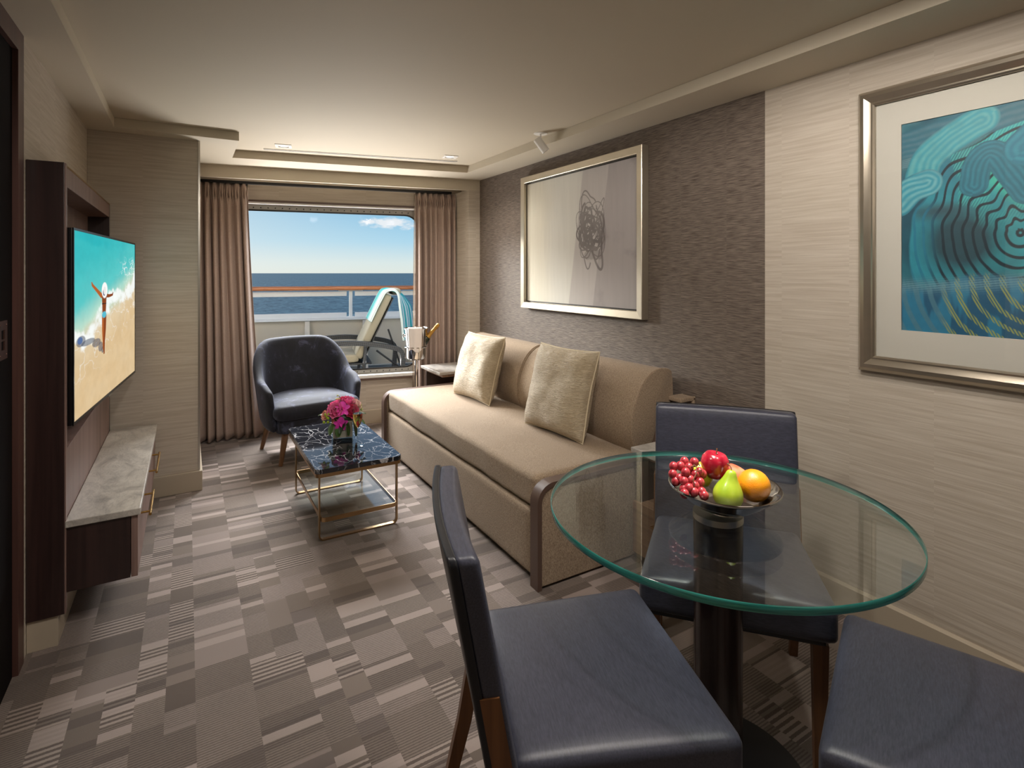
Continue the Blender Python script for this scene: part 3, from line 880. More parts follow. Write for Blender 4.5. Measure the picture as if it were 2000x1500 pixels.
mixc(img, hatch * sstep(.35, .5, B_) * .55, '#57d0bd')
lines = sstep(.45, .75, np.sin(R2 * 2 * PI / .0285)); lc = lines * inside
mixc(img, lc * sstep(.0, .12, A_ - .02), '#0e2634'); mixc(img, lc * (1 - sstep(.06, .14, A_)), '#1f7896')
# stepped stripes along the foot
foot = 1 - sstep(.17, .20, B_ - .10 * (A_ - .1) + .015 * np.sin(A_ * 20))
mixc(img, foot, '#225a7c'); mixc(img, foot * sstep(.45, .6, vnoise(nx, ny, 20, 3, 31)), '#2f7ca0')
R3 = np.sqrt((A_ - .44) ** 2 + ((B_ - .20) * 1.15) ** 2) + .01 * (n2_ - .5)
st = sstep(.2, .5, np.sin(R3 * 2 * PI / .042)) * foot
mixc(img, st * (1 - sstep(.13, .2, A_)) * .8, '#517f93')
dash = (np.sin((A_ + B_ * .5) * 2 * PI / .0085) > -.1)
mixc(img, st * sstep(.12, .17, A_) * dash, '#9aa25c')
flow = np.exp(-((B_ - (.175 + .10 * np.maximum(0, A_ - .14) + .0)) / .022) ** 2)
mixc(img, flow * (.35 + .5 * (np.sin((B_ - .12 * A_) * 2 * PI / .008) > 0)), '#6c97a8')
def swoosh(pts_, w_, c1, c2, ph=0):
    """a broad brush stroke with streaks along it"""
    P_ = np.array([tuple(p) for p in smooth_path([(*p, 0) for p in pts_], 3)])[:, :2]
    best = np.full(A_.shape, 9.0); along = np.zeros(A_.shape); side = np.zeros(A_.shape)
    for i in range(len(P_) - 1):
        a_, b_ = P_[i], P_[i + 1]; e = b_ - a_; L2 = (e ** 2).sum() + 1e-12
        t_ = np.clip(((A_ - a_[0]) * e[0] + (B_ - a_[1]) * e[1]) / L2, 0, 1)
        qx, qy = a_[0] + t_ * e[0], a_[1] + t_ * e[1]
        d_ = np.hypot(A_ - qx, B_ - qy); sd = np.sign((A_ - a_[0]) * e[1] - (B_ - a_[1]) * e[0])
        u_ = d_ < best; best[u_] = d_[u_]; along[u_] = (i + t_)[u_] / len(P_); side[u_] = (sd * d_)[u_]
    m_ = 1 - sstep(w_ * .93, w_, best)
    streak = .5 + .5 * np.sin(side / w_ * 17 + 9 * n2_ + 5 * n1 + ph) * (.5 + n3)
    mixc(img, m_, c1); mixc(img, m_ * np.clip(streak, 0, 1) * .5, c2)
    mixc(img, m_ * sstep(.8, .98, best / w_) * .5, '#1c5063')
    return m_
swoosh([(-.02, .68), (.08, .70), (.2, .72), (.5, .80)], .055, '#2b6a80', '#5d7f8d')
swoosh([(-.02, .62), (.06, .63), (.14, .67)], .018, '#4f7886', '#6d8f9c')
swoosh([(.07, .57), (.09, .64), (.16, .69), (.245, .735)], .052, '#3f9cae', '#79b7b8')
swoosh([(.0, .48), (.04, .53), (.09, .545)], .05, '#3896ad', '#8fc6cc', 1)
swoosh([(.36, .48), (.31, .57), (.275, .63), (.235, .60), (.225, .52)], .042, '#2a7d93', '#174c66', 2)
swoosh([(.60, .5), (.50, .62), (.42, .68), (.36, .62)], .06, '#2f8ba3', '#1c5d7c', 3)
swoosh([(.7, .2), (.8, .4), (.75, .6), (.9, .7)], .07, '#2d8c9c', '#75b9b4', 4)
img *= (1 + (n3[..., None] - .5) * .18)
painted('art_print', np.clip(img, 0, 1), aw, ah, vcol_mat('teal_print', rough=.5), fp, (XR - .0085, ay1 + .01, az0 - .01), (0, -1, 0), (0, 0, 1))
mesh_obj('glass', B(XR - .0175, XR - .0155, y0p + .05, y1p - .05, z0p + .05, z1p - .05), M['thin_glass'], fp, smooth=False)

# ------------------------------------------------------------------ media wall unit
mu = thing('media_wall_unit', 'tall dark wood media surround with a recessed panelled niche behind the television', 'wall unit', (0, 0, 0))
MX, MY0, MY1, MZ = -.390, 2.585, 3.98, 1.79
mesh_obj('side_panel', B(XL + .001, MX, MY0, MY0 + .035, .115, MZ, .002), M['dark_wood'], mu, smooth=False)
mesh_obj('side_panel', B(XL + .001, MX, MY1 - .035, MY1, .115, MZ, .002), M['dark_wood'], mu, smooth=False)
mesh_obj('edge_strip', B(MX - .001, MX + .004, MY0 + .004, MY0 + .030, .115, MZ - .002, .001), M['panel_wood'], mu, smooth=False)
mesh_obj('header', B(XL + .001, MX, MY0 + .035, MY1 - .035, MZ - .085, MZ - .002, .002), M['panel_wood'], mu, smooth=False)
mesh_obj('back_panel', B(XL + .001, XL + .010, MY0 + .035, MY1 - .035, .70, MZ - .086), M['panel_wood'], mu, smooth=False)
mesh_obj('lower_panel', B(XL + .001, MX, MY0 + .036, MY1 - .036, .20, .715, .001), M['panel_wood'], mu, smooth=False)
mesh_obj('plinth', B(XL + .001, MX - .02, MY0 + .01, MY1, 0, .113, .001), M['base'], mu, smooth=False)
bm = bmesh.new()
for z in (.0,): box(bm, MX - .003, MX + .003, MY0 + .035, MY1 - .035, MZ - .012, MZ - .006)
mesh_obj('brass_inlay', bm, M['brass'], mu, smooth=False)

dc = thing('wall_hung_cabinet', 'low dark walnut wall-hung cabinet with a grey marble top and two brass-handled drawers', 'cabinet')
CX = -.160
mesh_obj('body', B(MX + .001, CX - .030, 2.600, 3.972, .187, .430, .001), M['dark_wood'], dc, smooth=False)
mesh_obj('marble_top', B(MX + .001, CX + .004, 2.587, 3.975, .431, .457, .003), M['white_marble'], dc, smooth=False)
for i, (a_, b_, h0, h1) in enumerate(((2.602, 3.10, 2.70, 2.985), (3.105, 3.97, 3.25, 3.60))):
    dr = mesh_obj('drawer', B(CX - .028, CX - .006, a_, b_, .187, .428, .001), M['panel_wood'], dc, smooth=False)
    bm = bmesh.new(); tube(bm, [(CX + .030, h0, .384), (CX + .030, h1, .384)], .0055, 12)
    for yy in (h0 + .035, h1 - .035): tube(bm, [(CX - .007, yy, .384), (CX + .030, yy, .384)], .0042, 10)
    mesh_obj('handle', bm, M['brass'], dr)

# television
p0, p1 = Vector((-.372, 2.625)), Vector((-.262, 3.86)); L = (p1 - p0).length
tv = thing('television', 'flat-screen television showing a beach from above, angled off the media niche', 'television', (p0.x, p0.y, .80), math.atan2((p1 - p0).y, (p1 - p0).x))
TH, = (.752,)                                                    # local x along the screen, local -y towards the room
mesh_obj('screen_body', B(0, L, .0, .030, 0, TH, .004), M['black'], tv, smooth=False)
mesh_obj('bezel', ring_prism(bmesh.new(), [(0, 0), (L, 0), (L, TH), (0, TH)], [(.009, .012), (L - .009, .012), (L - .009, TH - .009), (.009, TH - .009)], -.004, .001), M['black'], tv, smooth=False)
mesh_obj('sensor_tab', B(L * .5 - .03, L * .5 + .03, -.002, .012, -.012, .0, .002), M['steel'], tv, smooth=False)
bm = B(L * .5 - .12, L * .5 + .12, .03, .05, .22, .52, .003); box(bm, L * .5 - .03, L * .5 + .03, .05, .13, .33, .41, .003)
mesh_obj('wall_bracket', bm, M['black_metal'], tv, smooth=False)
nx, ny = 420, 420
V_, U_ = np.mgrid[0:ny, 0:nx].astype(float); U_ /= nx - 1; V_ /= ny - 1
n1 = vnoise(nx, ny, 5, 5, 41, 5); n2_ = vnoise(nx, ny, 18, 22, 42, 4); n3 = vnoise(nx, ny, 3, 8, 43, 3); n4 = vnoise(nx, ny, 10, 12, 44, 4)
img = np.zeros((ny, nx, 3)); img[:] = lin('#dcbf93')
shore = .40 + .28 * U_ ** 1.3 + .09 * (n1 - .5)
mixc(img, (n4 - .35) * .5, '#ead6b2')
mixc(img, sstep(-.20, .02, V_ - shore) * .55, '#e4d6b8')
# thin foam left on the sand
lace = np.abs(n4 - .5); mixc(img, (1 - sstep(.0, .035, lace)) * sstep(-.30, -.10, V_ - shore) * (1 - sstep(.05, .1, V_ - shore)) * .7, '#f4efe6')
mixc(img, sstep(-.02, .10, V_ - shore), '#bfe0cc')
mixc(img, sstep(.05, .22, V_ - shore), '#5cc8c6'); mixc(img, sstep(.2, .5, V_ - shore) * .9, '#25b3ba')
mixc(img, sstep(.45, .62, n3) * sstep(.1, .3, V_ - shore) * .35, '#49c6c4')
band = np.exp(-((V_ - shore - .04 + .05 * np.sin(U_ * 9)) / .075) ** 2) * (1 + .5 * sstep(.75, 1, U_))
mixc(img, np.clip(sstep(.52, .75, n2_ * .55 + band * .48), 0, 1) * .95, '#f7fbf8')
crest = np.exp(-((U_ - .9) / .16) ** 2 - ((V_ - .80) / .07) ** 2)
mixc(img, (1 - sstep(.0, .05, np.abs(n2_ - .52))) * np.clip(crest * 1.6, 0, 1), '#ffffff')
img *= (1 + (n2_[..., None] - .5) * .12)
def ell(cx, cy, rx, ry, rot=0.0):
    dx, dy = U_ - cx, V_ - cy; c_, s_ = math.cos(rot), math.sin(rot)
    return 1 - sstep(.9, 1.08, np.sqrt(((dx * c_ + dy * s_) / rx) ** 2 + ((-dx * s_ + dy * c_) / ry) ** 2))
def limb(pts_, r0, r1, k=2.4):
    m_ = np.zeros((ny, nx))
    for i in range(len(pts_) - 1):
        for j in range(24):
            t_ = (i + j / 24) / (len(pts_) - 1); f_ = j / 24
            px_ = pts_[i][0] * (1 - f_) + pts_[i + 1][0] * f_; py_ = pts_[i][1] * (1 - f_) + pts_[i + 1][1] * f_
            r_ = r0 + (r1 - r0) * t_
            m_ = np.maximum(m_, 1 - sstep(.85, 1.15, np.sqrt(((U_ - px_) / r_) ** 2 + ((V_ - py_) / (r_ / 1.6)) ** 2)))
    return m_
for (cx, cy, rx, ry) in ((.08, .405, .055, .03), (.17, .385, .09, .018), (.28, .36, .06, .025), (.34, .325, .035, .03), (.37, .30, .02, .02)):
    mixc(img, ell(cx, cy, rx, ry) * .7, '#4d5568')
mixc(img, ell(.07, .41, .03, .02) * .8, '#3a63a0')
skin, skin2 = '#b5622f', '#8a4420'
mixc(img, limb([(.355, .635), (.30, .665), (.225, .705)], .022, .013), skin); mixc(img, limb([(.225, .705), (.215, .722)], .012, .006), skin)
mixc(img, limb([(.43, .633), (.47, .628), (.53, .632)], .021, .012), skin2); mixc(img, limb([(.53, .632), (.54, .645)], .010, .006), skin2)
mixc(img, limb([(.395, .63), (.395, .58), (.393, .53)], .036, .027), skin2)
mixc(img, limb([(.380, .51), (.378, .42), (.383, .35), (.382, .30)], .021, .009), skin)
mixc(img, limb([(.408, .51), (.404, .42), (.393, .35), (.392, .27)], .021, .009), skin2)
mixc(img, ell(.394, .515, .034, .020), '#59bcd0'); mixc(img, limb([(.365, .585), (.425, .583)], .005, .005), '#3c2a28')
mixc(img, ell(.402, .668, .046, .050), '#fbfbf8'); mixc(img, ell(.395, .655, .020, .022), '#3d4a74'); mixc(img, ell(.402, .665, .019, .026), '#eceae6')
painted('screen_picture', np.clip(img, 0, 1), L - .018, TH - .021, vcol_mat('screen_glow', True), tv, (.009, -.002, .012), (1, 0, 0), (0, 0, 1))

# ------------------------------------------------------------------ sofa
sf = thing('sofa', 'long beige tweed sofa bed with curved wooden end bands beneath the scribble painting', 'sofa')
SX0, SY0, SY1 = 1.325, 2.03, 4.10
bm = bmesh.new(); soft_box(bm, ((SX0 + 2.2) / 2, (SY0 + SY1) / 2, .168), (2.2 - SX0, SY1 - SY0, .292), .018, 14, (0.004, 0, 0), .0015, 4)
mesh_obj('base', bm, M['sofa'], sf, angle=180)
bm = bmesh.new(); soft_box(bm, ((SX0 + 2.05) / 2 + .006, (SY0 + SY1) / 2, .396), (2.05 - SX0, SY1 - SY0 - .006, .150), .03, 34, (.004, .0, .006), .0045, 5.0)
for v in bm.verts:                                                # drag creases on the front of the seat
    k_ = math.exp(-((v.co.x - SX0) / .12) ** 2); v.co.x += k_ * .0045 * math.sin(v.co.y * 62 + 3 * math.sin(v.co.y * 7)) * math.sin(v.co.y * 3.1) ** 2
    if v.co.z > .45: v.co.z += .0028 * math.sin(v.co.y * 55 + v.co.x * 14) * math.exp(-((v.co.y - 2.9) / .5) ** 2)
mesh_obj('seat_cushion', bm, M['sofa'], sf, angle=180)
bprof = [(1.955, .455), (1.925, .52), (1.915, .60), (1.925, .68), (1.955, .76), (1.995, .82), (2.045, .862), (2.10, .880), (2.155, .878), (2.185, .868), (2.20, .85), (2.205, .455)]
bp = [(p.x, p.y) for p in smooth_path([(*p, 0) for p in bprof], 2)]
for a_, b_ in ((2.035, 3.135), (3.139, 4.095)):
    bc = mesh_obj('back_cushion', prism(bmesh.new(), bp, a_, b_, 'y', .014, 3), M['sofa'], sf, angle=50)
    for yy in (a_ + .008, b_ - .008): mesh_obj('piping', tube(bmesh.new(), [(x_ - .001, yy, z_ + .001) for x_, z_ in bp[2:-3]], .0042, 8), M['sofa'], bc)
def end_band(y0, y1):
    path = [(1.312, .0), (1.312, .20), (1.312, .375)] + [(x, z) for x, z in arc((1.387, .375), .075, 180, 90, 8)][1:] + [(1.70, .452), (1.93, .455), (1.99, .462), (2.03, .485), (2.06, .53), (2.085, .60), (2.11, .655), (2.15, .688), (2.20, .695), (2.262, .695)]
    out_ = []
    return path
for y0, y1, s_ in ((1.965, 2.025, -1), (4.105, 4.165, 1)):
    path = end_band(y0, y1)
    poly = [(x, z) for x, z in path]
    poly = [(1.325, .012)] + [(x + .006 if i < 8 else x, z - .006) for i, (x, z) in enumerate(path[1:])] + [(2.262, .012)]
    arm = mesh_obj('arm_panel', prism(bmesh.new(), poly, y0 + .006, y1 - .006, 'y', .004), M['sofa'], sf, smooth=False)
    pp = [(x, (y0 + y1) / 2, z) for x, z in path]
    mesh_obj('wooden_band', tube(bmesh.new(), pp, .01, flat=(y1 - y0, .024), up=(0, 1, 0)), M['sofa_wood'], sf, angle=50) if False else None
    bm = bmesh.new()
    P2 = [Vector((x, z)) for x, z in path]; N_ = len(P2); ins, outs = [], []
    for i, p in enumerate(P2):
        d_ = (P2[min(i + 1, N_ - 1)] - P2[max(i - 1, 0)]).normalized(); n_ = Vector((-d_.y, d_.x)) * .011
        outs.append(p + n_); ins.append(p - n_)
    v = [(p.x, y0, p.y) for p in outs] + [(p.x, y0, p.y) for p in ins] + [(p.x, y1, p.y) for p in outs] + [(p.x, y1, p.y) for p in ins]
    f = []
    for i in range(N_ - 1):
        f += [(i, i + 1, N_ + i + 1, N_ + i), (2 * N_ + i, 3 * N_ + i, 3 * N_ + i + 1, 2 * N_ + i + 1), (i, 2 * N_ + i, 2 * N_ + i + 1, i + 1), (N_ + i, N_ + i + 1, 3 * N_ + i + 1, 3 * N_ + i)]
    f += [(0, N_, 3 * N_, 2 * N_), (N_ - 1, 3 * N_ - 1, 4 * N_ - 1, 2 * N_ - 1)]
    vs, fs = add_verts_faces(bm, v, f)
    mesh_obj('wooden_band', bm, M['sofa_wood'], sf, angle=35)
    bm = B(2.262, 2.285, y0 - .01, y1 + .02, .35, .735, .008); box(bm, 2.17, 2.285, y0 - .01 if s_ < 0 else y0, y1 + .02, .712, .735, .006)
    mesh_obj('back_bracket', bm, M['sofa'], sf, smooth=False)

def pillow(label, corner_a, corner_b, h, lean, seed):
    """square scatter cushion: foot corners a-b on the seat, leaning back by lean"""
    a_, b_ = Vector(corner_a), Vector(corner_b); mid = (a_ + b_) / 2; w = (b_ - a_).length
    d_ = (b_ - a_).normalized()
    t = thing('scatter_cushion', label, 'cushion', mid, math.atan2(d_.y, d_.x), 'cushions on the sofa')
    # local x along the foot edge, local y = away from the camera side
    n = 30; bm = bmesh.new(); grid = {}
    rr_ = random.Random(seed)
    rot = Matrix.Rotation(lean, 4, 'X')
    def pos(u, v, s):
        ex = 1 - .055 * (1 - v * v) ** 1.0 * abs(u) ** 3; ez = 1 - .055 * (1 - u * u) * abs(v) ** 3
        x = u * w / 2 * ex; z = v * h / 2 * ez
        th = .085 * (max(0, 1 - u ** 4) * max(0, 1 - v ** 4)) ** .55
        p = Vector((x, s * th, z))
        wv = (mnoise.noise(Vector((x * 8 + seed, z * 8, s))) * .010 + mnoise.noise(Vector((x * 22 + seed, z * 30, s))) * .004) * (1 - .6 * max(abs(u), abs(v)) ** 6)
        p.y += wv * s
        p.z += h / 2
        return rot @ p
    for s in (-1, 1):
        for i in range(n + 1):
            for j in range(n + 1):
                u, v = -1 + 2 * i / n, -1 + 2 * j / n
                u = math.sin(u * PI / 2) * .5 + u * .5; v = math.sin(v * PI / 2) * .5 + v * .5
                edge = i in (0, n) or j in (0, n)
                if edge and s == 1: grid[(s, i, j)] = grid[(-1, i, j)]
                else: grid[(s, i, j)] = bm.verts.new(pos(u, v, s))
        for i in range(n):
            for j in range(n): bm.faces.new((grid[(s, i, j)], grid[(s, i + 1, j)], grid[(s, i + 1, j + 1)], grid[(s, i, j + 1)]))
    mesh_obj('cover', bm, M['pillow'], t, angle=180)
    E = [(u / 12, -1) for u in range(-12, 12)] + [(1, v / 12) for v in range(-12, 12)] + [(u / 12, 1) for u in range(12, -12, -1)] + [(-1, v / 12) for v in range(12, -12, -1)]
    mesh_obj('piping', tube(bmesh.new(), [pos(u, v, 1) for u, v in E], .004, 8, closed=True), plain('piping_silk', '#d2c3a4', .6), t)
    return t
pillow('crinkled gold cushion nearest the window end of the sofa', (1.73, 3.76, .478), (1.765, 3.26, .478), .47, -.28, 1)
pillow('crinkled gold cushion leaning near the middle of the sofa', (1.745, 2.775, .478), (1.79, 2.275, .478), .49, -.26, 5)

# ------------------------------------------------------------------ side tables
def side_table(label, y0, y1, x0, drawer, x1=XR - .004):
    t = thing('side_table', label, 'side table')
    mesh_obj('marble_top', B(x0, x1, y0, y1, .528, .552, .003), M['white_marble'], t, smooth=False)
    mesh_obj('apron', B(x0 + .035, x1 - .01, y0 + .02, y1 - .02, .505, .527, .001), M['walnut'], t, smooth=False)
    mesh_obj('side_panel', B(x0 + .04, x1 - .01, y1 - .045, y1 - .02, .0, .505, .001), M['dark_wood'], t, smooth=False)
    mesh_obj('back_panel', B(x1 - .03, x1 - .01, y0 + .02, y1 - .045, .0, .505), M['dark_wood'], t, smooth=False)
    if drawer:
        mesh_obj('drawer_body', B(x0 + .022, x1 - .031, y0 + .02, y1 - .046, .06, .300, .001), M['walnut'], t, smooth=False)
        dr = mesh_obj('drawer', B(x0 + .004, x0 + .021, y0 + .02, y1 - .01, .06, .300, .001), M['walnut'], t, smooth=False)
        bm = bmesh.new(); ym = (y0 + y1) / 2 + .03
        tube(bm, [(x0 + .005, ym - .04, .235), (x0 - .02, ym - .04, .235), (x0 - .02, ym + .04, .235), (x0 + .005, ym + .04, .235)], .004, 8)
        mesh_obj('handle', bm, M['brass'], dr)
        mesh_obj('foot_rail', B(x0 + .04, x1 - .04, y0 + .03, y1 - .05, 0, .059), M['dark_wood'], t, smooth=False)
    return t
side_table('marble-topped walnut side table with a brass-handled drawer behind the fabric dining chair', 1.50, 1.94, 1.815, True)
side_table('marble-topped side table in the corner between the sofa and the curtain', 4.19, 4.62, 1.80, False, 2.17)

# ------------------------------------------------------------------ coffee table
ct = thing('coffee_table', 'low rectangular coffee table with black veined marble top on thin brass legs', 'coffee table', (.79, 3.33, 0), 0)
cw, cl = .455, .885
mesh_obj('marble_top', prism(bmesh.new(), rrect(cw, cl, .025, 5), .352, .376, 'z', .003), M['black_marble'], ct, smooth=False)
mesh_obj('top_rim', prism(bmesh.new(), rrect(cw - .004, cl - .004, .025, 5), .333, .3515, 'z'), M['bronze'], ct, angle=30)
for yy in (-cl / 2 + .03, cl / 2 - .16):
    hw = cw / 2 - .022
    path = [(-hw, .333), (-hw, .03)] + arc((-hw + .024, .028), .024, 180, 270, 5) + arc((hw - .024, .028), .024, 270, 360, 5) + [(hw, .03), (hw, .333)]
    n_ = len(path); bm = bmesh.new()
    P2 = [Vector(p) for p in path]; o_, i_ = [], []
    for i, p in enumerate(P2):
        d_ = (P2[min(i + 1, n_ - 1)] - P2[max(i - 1, 0)]).normalized(); nn_ = Vector((-d_.y, d_.x)) * .0035; o_.append(p + nn_); i_.append(p - nn_)
    y0_, y1_ = yy - .011, yy + .011
    v = [(p.x, y0_, p.y) for p in o_] + [(p.x, y0_, p.y) for p in i_] + [(p.x, y1_, p.y) for p in o_] + [(p.x, y1_, p.y) for p in i_]; f = []
    for i in range(n_ - 1): f += [(i, i + 1, n_ + i + 1, n_ + i), (2 * n_ + i, 3 * n_ + i, 3 * n_ + i + 1, 2 * n_ + i + 1), (i, 2 * n_ + i, 2 * n_ + i + 1, i + 1), (n_ + i, n_ + i + 1, 3 * n_ + i + 1, 3 * n_ + i)]
    add_verts_faces(bm, v, f); mesh_obj('leg_frame', bm, M['bronze'], ct, angle=30)
sl, so = cl - .10, -.055
mesh_obj('shelf_rim', ring_prism(bmesh.new(), rrect(cw - .056, sl, .025, 5, 0, so), rrect(cw - .064, sl - .008, .021, 5, 0, so), .105, .127, 'z'), M['bronze'], ct, angle=30)
mesh_obj('glass_shelf', prism(bmesh.new(), rrect(cw - .066, sl - .010, .02, 5, 0, so), .118, .124, 'z'), M['table_glass'], ct, smooth=False)

# vase and flowers
VX, VY, VZ = .815, 3.375, .3765
vs_ = thing('glass_vase', 'square clear glass vase with a grey lining on the black marble table', 'vase', (VX, VY, VZ), -.25)
hw = .063
bm = ring_prism(bmesh.new(), rrect(2 * hw, 2 * hw, .004, 2), rrect(2 * hw - .008, 2 * hw - .008, .003, 2), .0, .118, 'z'); box(bm, -hw + .003, hw - .003, -hw + .003, hw - .003, 0, .014)
mesh_obj('glass_wall', bm, M['thin_glass'], vs_, smooth=False)
mesh_obj('lining', ring_prism(bmesh.new(), rrect(2 * hw - .013, 2 * hw - .013, .004, 2), rrect(2 * hw - .018, 2 * hw - .018, .003, 2), .018, .115, 'z'), plain('vase_lining', '#c4bcae', .5), vs_, smooth=False)
fl = thing('flower_arrangement', 'bunch of pink roses and orchids with green berries in the square vase', 'flowers', (VX, VY, VZ + .107), 0)
fl.scale = (1.12, 1.12, 1.18)
def petal(bm, base, direction, width, length, cup=.3, curl=0.0, n=4):
    d_ = Vector(direction).normalized(); s_ = d_.cross(Vector((0, 0, 1)))
    if s_.length < .01: s_ = Vector((1, 0, 0))
    s_.normalize(); up_ = s_.cross(d_).normalized(); rows = []
    for i in range(n + 1):
        t_ = i / n; w_ = width * math.sin(PI * (t_ * .82 + .09)) ** .7; row = []
        for j in range(-2, 3):
            k_ = j / 2
            row.append(bm.verts.new(Vector(base) + d_ * length * t_ + s_ * w_ * .5 * k_ + up_ * (cup * width * (k_ * k_) - curl * length * t_ * t_)))
        rows.append(row)
    for a_, b_ in zip(rows, rows[1:]):
        for j in range(4): bm.faces.new((a_[j], a_[j + 1], b_[j + 1], b_[j]))
def rose(c, r, up):
    bm = bmesh.new(); q = Vector(up).normalized().to_track_quat('Z', 'Y').to_matrix().to_4x4(); T = Matrix.Translation(c) @ q
    for ring, (n_, rad, tilt, ln) in enumerate(((4, .10, .15, .55), (5, .25, .45, .75), (6, .42, .85, .85), (7, .5, 1.2, .95))):
        for i in range(n_):
            a_ = 2 * PI * (i + ring * .37) / n_
            dv = Vector((math.cos(a_) * math.sin(tilt), math.sin(a_) * math.sin(tilt), math.cos(tilt)))
            bs = Vector((math.cos(a_), math.sin(a_), 0)) * rad * r * .45
            tmp = bmesh.new(); petal(tmp, bs, dv, r * 1.05, r * ln, .22, -.15)
            vm = {v: bm.verts.new(T @ v.co) for v in tmp.verts}
            for f_ in tmp.faces: bm.faces.new([vm[v] for v in f_.verts])
            tmp.free()
    return bm
def orchid(c, r, up):
    bm = bmesh.new(); q = Vector(up).normalized().to_track_quat('Z', 'Y').to_matrix().to_4x4(); T = Matrix.Translation(c) @ q; tmp = bmesh.new()
    for i in range(5):
        a_ = 2 * PI * i / 5 + .3; petal(tmp, (0, 0, 0), (math.cos(a_), math.sin(a_), .25), r * (.95 if i % 2 else .6), r, .12, .15)
    petal(tmp, (0, 0, .004), (.1, -.5, .9), r * .4, r * .5, .5, .3)
    vm = {v: bm.verts.new(T @ v.co) for v in tmp.verts}
    for f_ in tmp.faces: bm.faces.new([vm[v] for v in f_.verts])
    tmp.free(); return bm
pet = {k_: plain('petal_' + k_, c_, .55, var=.25, vs=60, Subsurface_Weight=0.0) for k_, c_ in dict(pink='#f27fae', magenta='#e43fb4', red='#dc4a74', coral='#f7b09c', pale='#fac9c2').items()}
leafm = plain('leaf_green', '#3b5c22', .45, var=.3, vs=40); darkleaf = plain('dark_leaf', '#22351a', .4, var=.3, vs=40); berrym = plain('green_berry', '#9cb52e', .3, var=.15, vs=60); budm = plain('pale_bud', '#d3d489', .5)
cam_dir = Vector((-.25, -.95, .35))
blooms = [('rose', (-.045, -.03, .055), .042, (-.4, -.8, .6), 'pink'), ('orchid', (-.012, -.045, .068), .040, (-.1, -.9, .6), 'magenta'), ('orchid', (-.025, -.055, -.002), .038, (-.1, -1, -.1), 'magenta'),
          ('rose', (.035, -.03, .045), .038, (.1, -.9, .4), 'red'), ('rose', (.03, .01, .082), .036, (.1, -.4, .9), 'pink'), ('rose', (.066, .0, .068), .032, (.5, -.5, .7), 'pale'), ('rose', (-.085, -.005, .035), .026, (-.9, -.4, .4), 'coral'),
          ('rose', (.015, .04, .085), .034, (.1, .3, .9), 'red'), ('orchid', (.07, .03, .075), .034, (.5, .1, .9), 'magenta'), ('rose', (-.03, .03, .07), .036, (-.3, .3, .9), 'pink'), ('orchid', (.068, -.035, .0), .024, (.6, -.9, -.1), 'magenta'), ('rose', (-.04, -.03, .012), .024, (-.5, -.9, .2), 'coral')]
for kind_, c_, r_, up_, cc in blooms:
    mesh_obj('rose' if kind_ == 'rose' else 'orchid', (rose if kind_ == 'rose' else orchid)(c_, r_, up_), pet[cc], fl, angle=180)
mesh_obj('moss_filler', soft_box(bmesh.new(), (0, 0, .012), (.11, .10, .06), .028, 5, nz=.01, nscale=20), darkleaf, fl, angle=180)
for (b_, d_, w_, l_) in (((.0, -.05, .01), (-.55, -.5, -.55), .03, .07), ((.045, -.045, .03), (.5, -.7, -.2), .026, .08), ((.04, -.05, .01), (.3, -.4, -1), .028, .085), ((-.06, -.03, .0), (-.5, -.6, -.8), .03, .06), ((.01, -.055, -.0), (.1, -.4, -1), .022, .065),
                         ((.06, -.01, .03), (.9, -.2, .1), .03, .06), ((.05, -.04, .04), (.3, -.9, .3), .02, .05), ((-.035, -.05, -.01), (-.15, -.5, -1), .035, .055), ((-.06, .03, .03), (-.9, .2, .2), .03, .06), ((.07, .03, .03), (.9, .3, -.1), .03, .06)):
    bm = bmesh.new(); petal(bm, b_, d_, w_, l_, .15, .25, 6); mesh_obj('leaf', bm, rnd.choice([leafm, darkleaf]), fl, angle=180)
ball = lathe(bmesh.new(), [(0, -1), (.5, -.87), (.87, -.5), (1, 0), (.87, .5), (.5, .87), (0, 1)], 10)
b0 = None
for c_ in ((-.105, -.03, .01), (-.088, -.045, .012), (-.09, -.03, .036), (-.083, -.035, .048), (-.095, -.02, .045), (-.086, -.04, .03), (.088, .0, .062), (.095, -.01, .055), (.085, .01, .072), (.098, .005, .066), (.1, -.005, .045)):
    if b0 is None: b0 = mesh_obj('berry', ball, berrym, fl); c = b0
    else: c = b0.copy(); COL.objects.link(c)
    c.location = c_; s_ = .0075; c.scale = (s_, s_, s_)
mesh_obj('stem', tube(bmesh.new(), smooth_path([(-.01, 0, .08), (-.016, -.01, .115), (-.02, -.01, .128), (-.03, -.012, .133)], 2), .0016, 6), leafm, fl)
for a_, b_ in (((-.017, -.012, .115), (-.044, -.014, .118)), ((-.026, -.012, .133), (-.036, -.014, .134))):
    bm = bmesh.new(); tube(bm, [Vector(a_).lerp(Vector(b_), t_) for t_ in (0, .3, .6, .85, 1)], [.0015, .003, .005, .004, .001], 8); mesh_obj('bud', bm, budm, fl)

def flute(x, y, z):
    t = thing('champagne_flute', 'tall champagne flute half full of golden wine beside the flower vase', 'glass', (x, y, z))
    mesh_obj('glass', lathe(bmesh.new(), [(0, .0015), (.034, .0015), (.035, .003), (.02, .006), (.0045, .012), (.0035, .03), (.0035, .095), (.006, .104), (.018, .125), (.0265, .155), (.0285, .18), (.0265, .215), (.0235, .245), (.0229, .2455), (.0225, .245)], 32), M['crystal'], t)
    mesh_obj('wine', lathe(bmesh.new(), [(0, .106), (.005, .107), (.0165, .126), (.0252, .155), (.0272, .178), (.0268, .188), (0, .188)], 32), M['wine'], t)
    return t
flute(.852, 3.178, .3765)

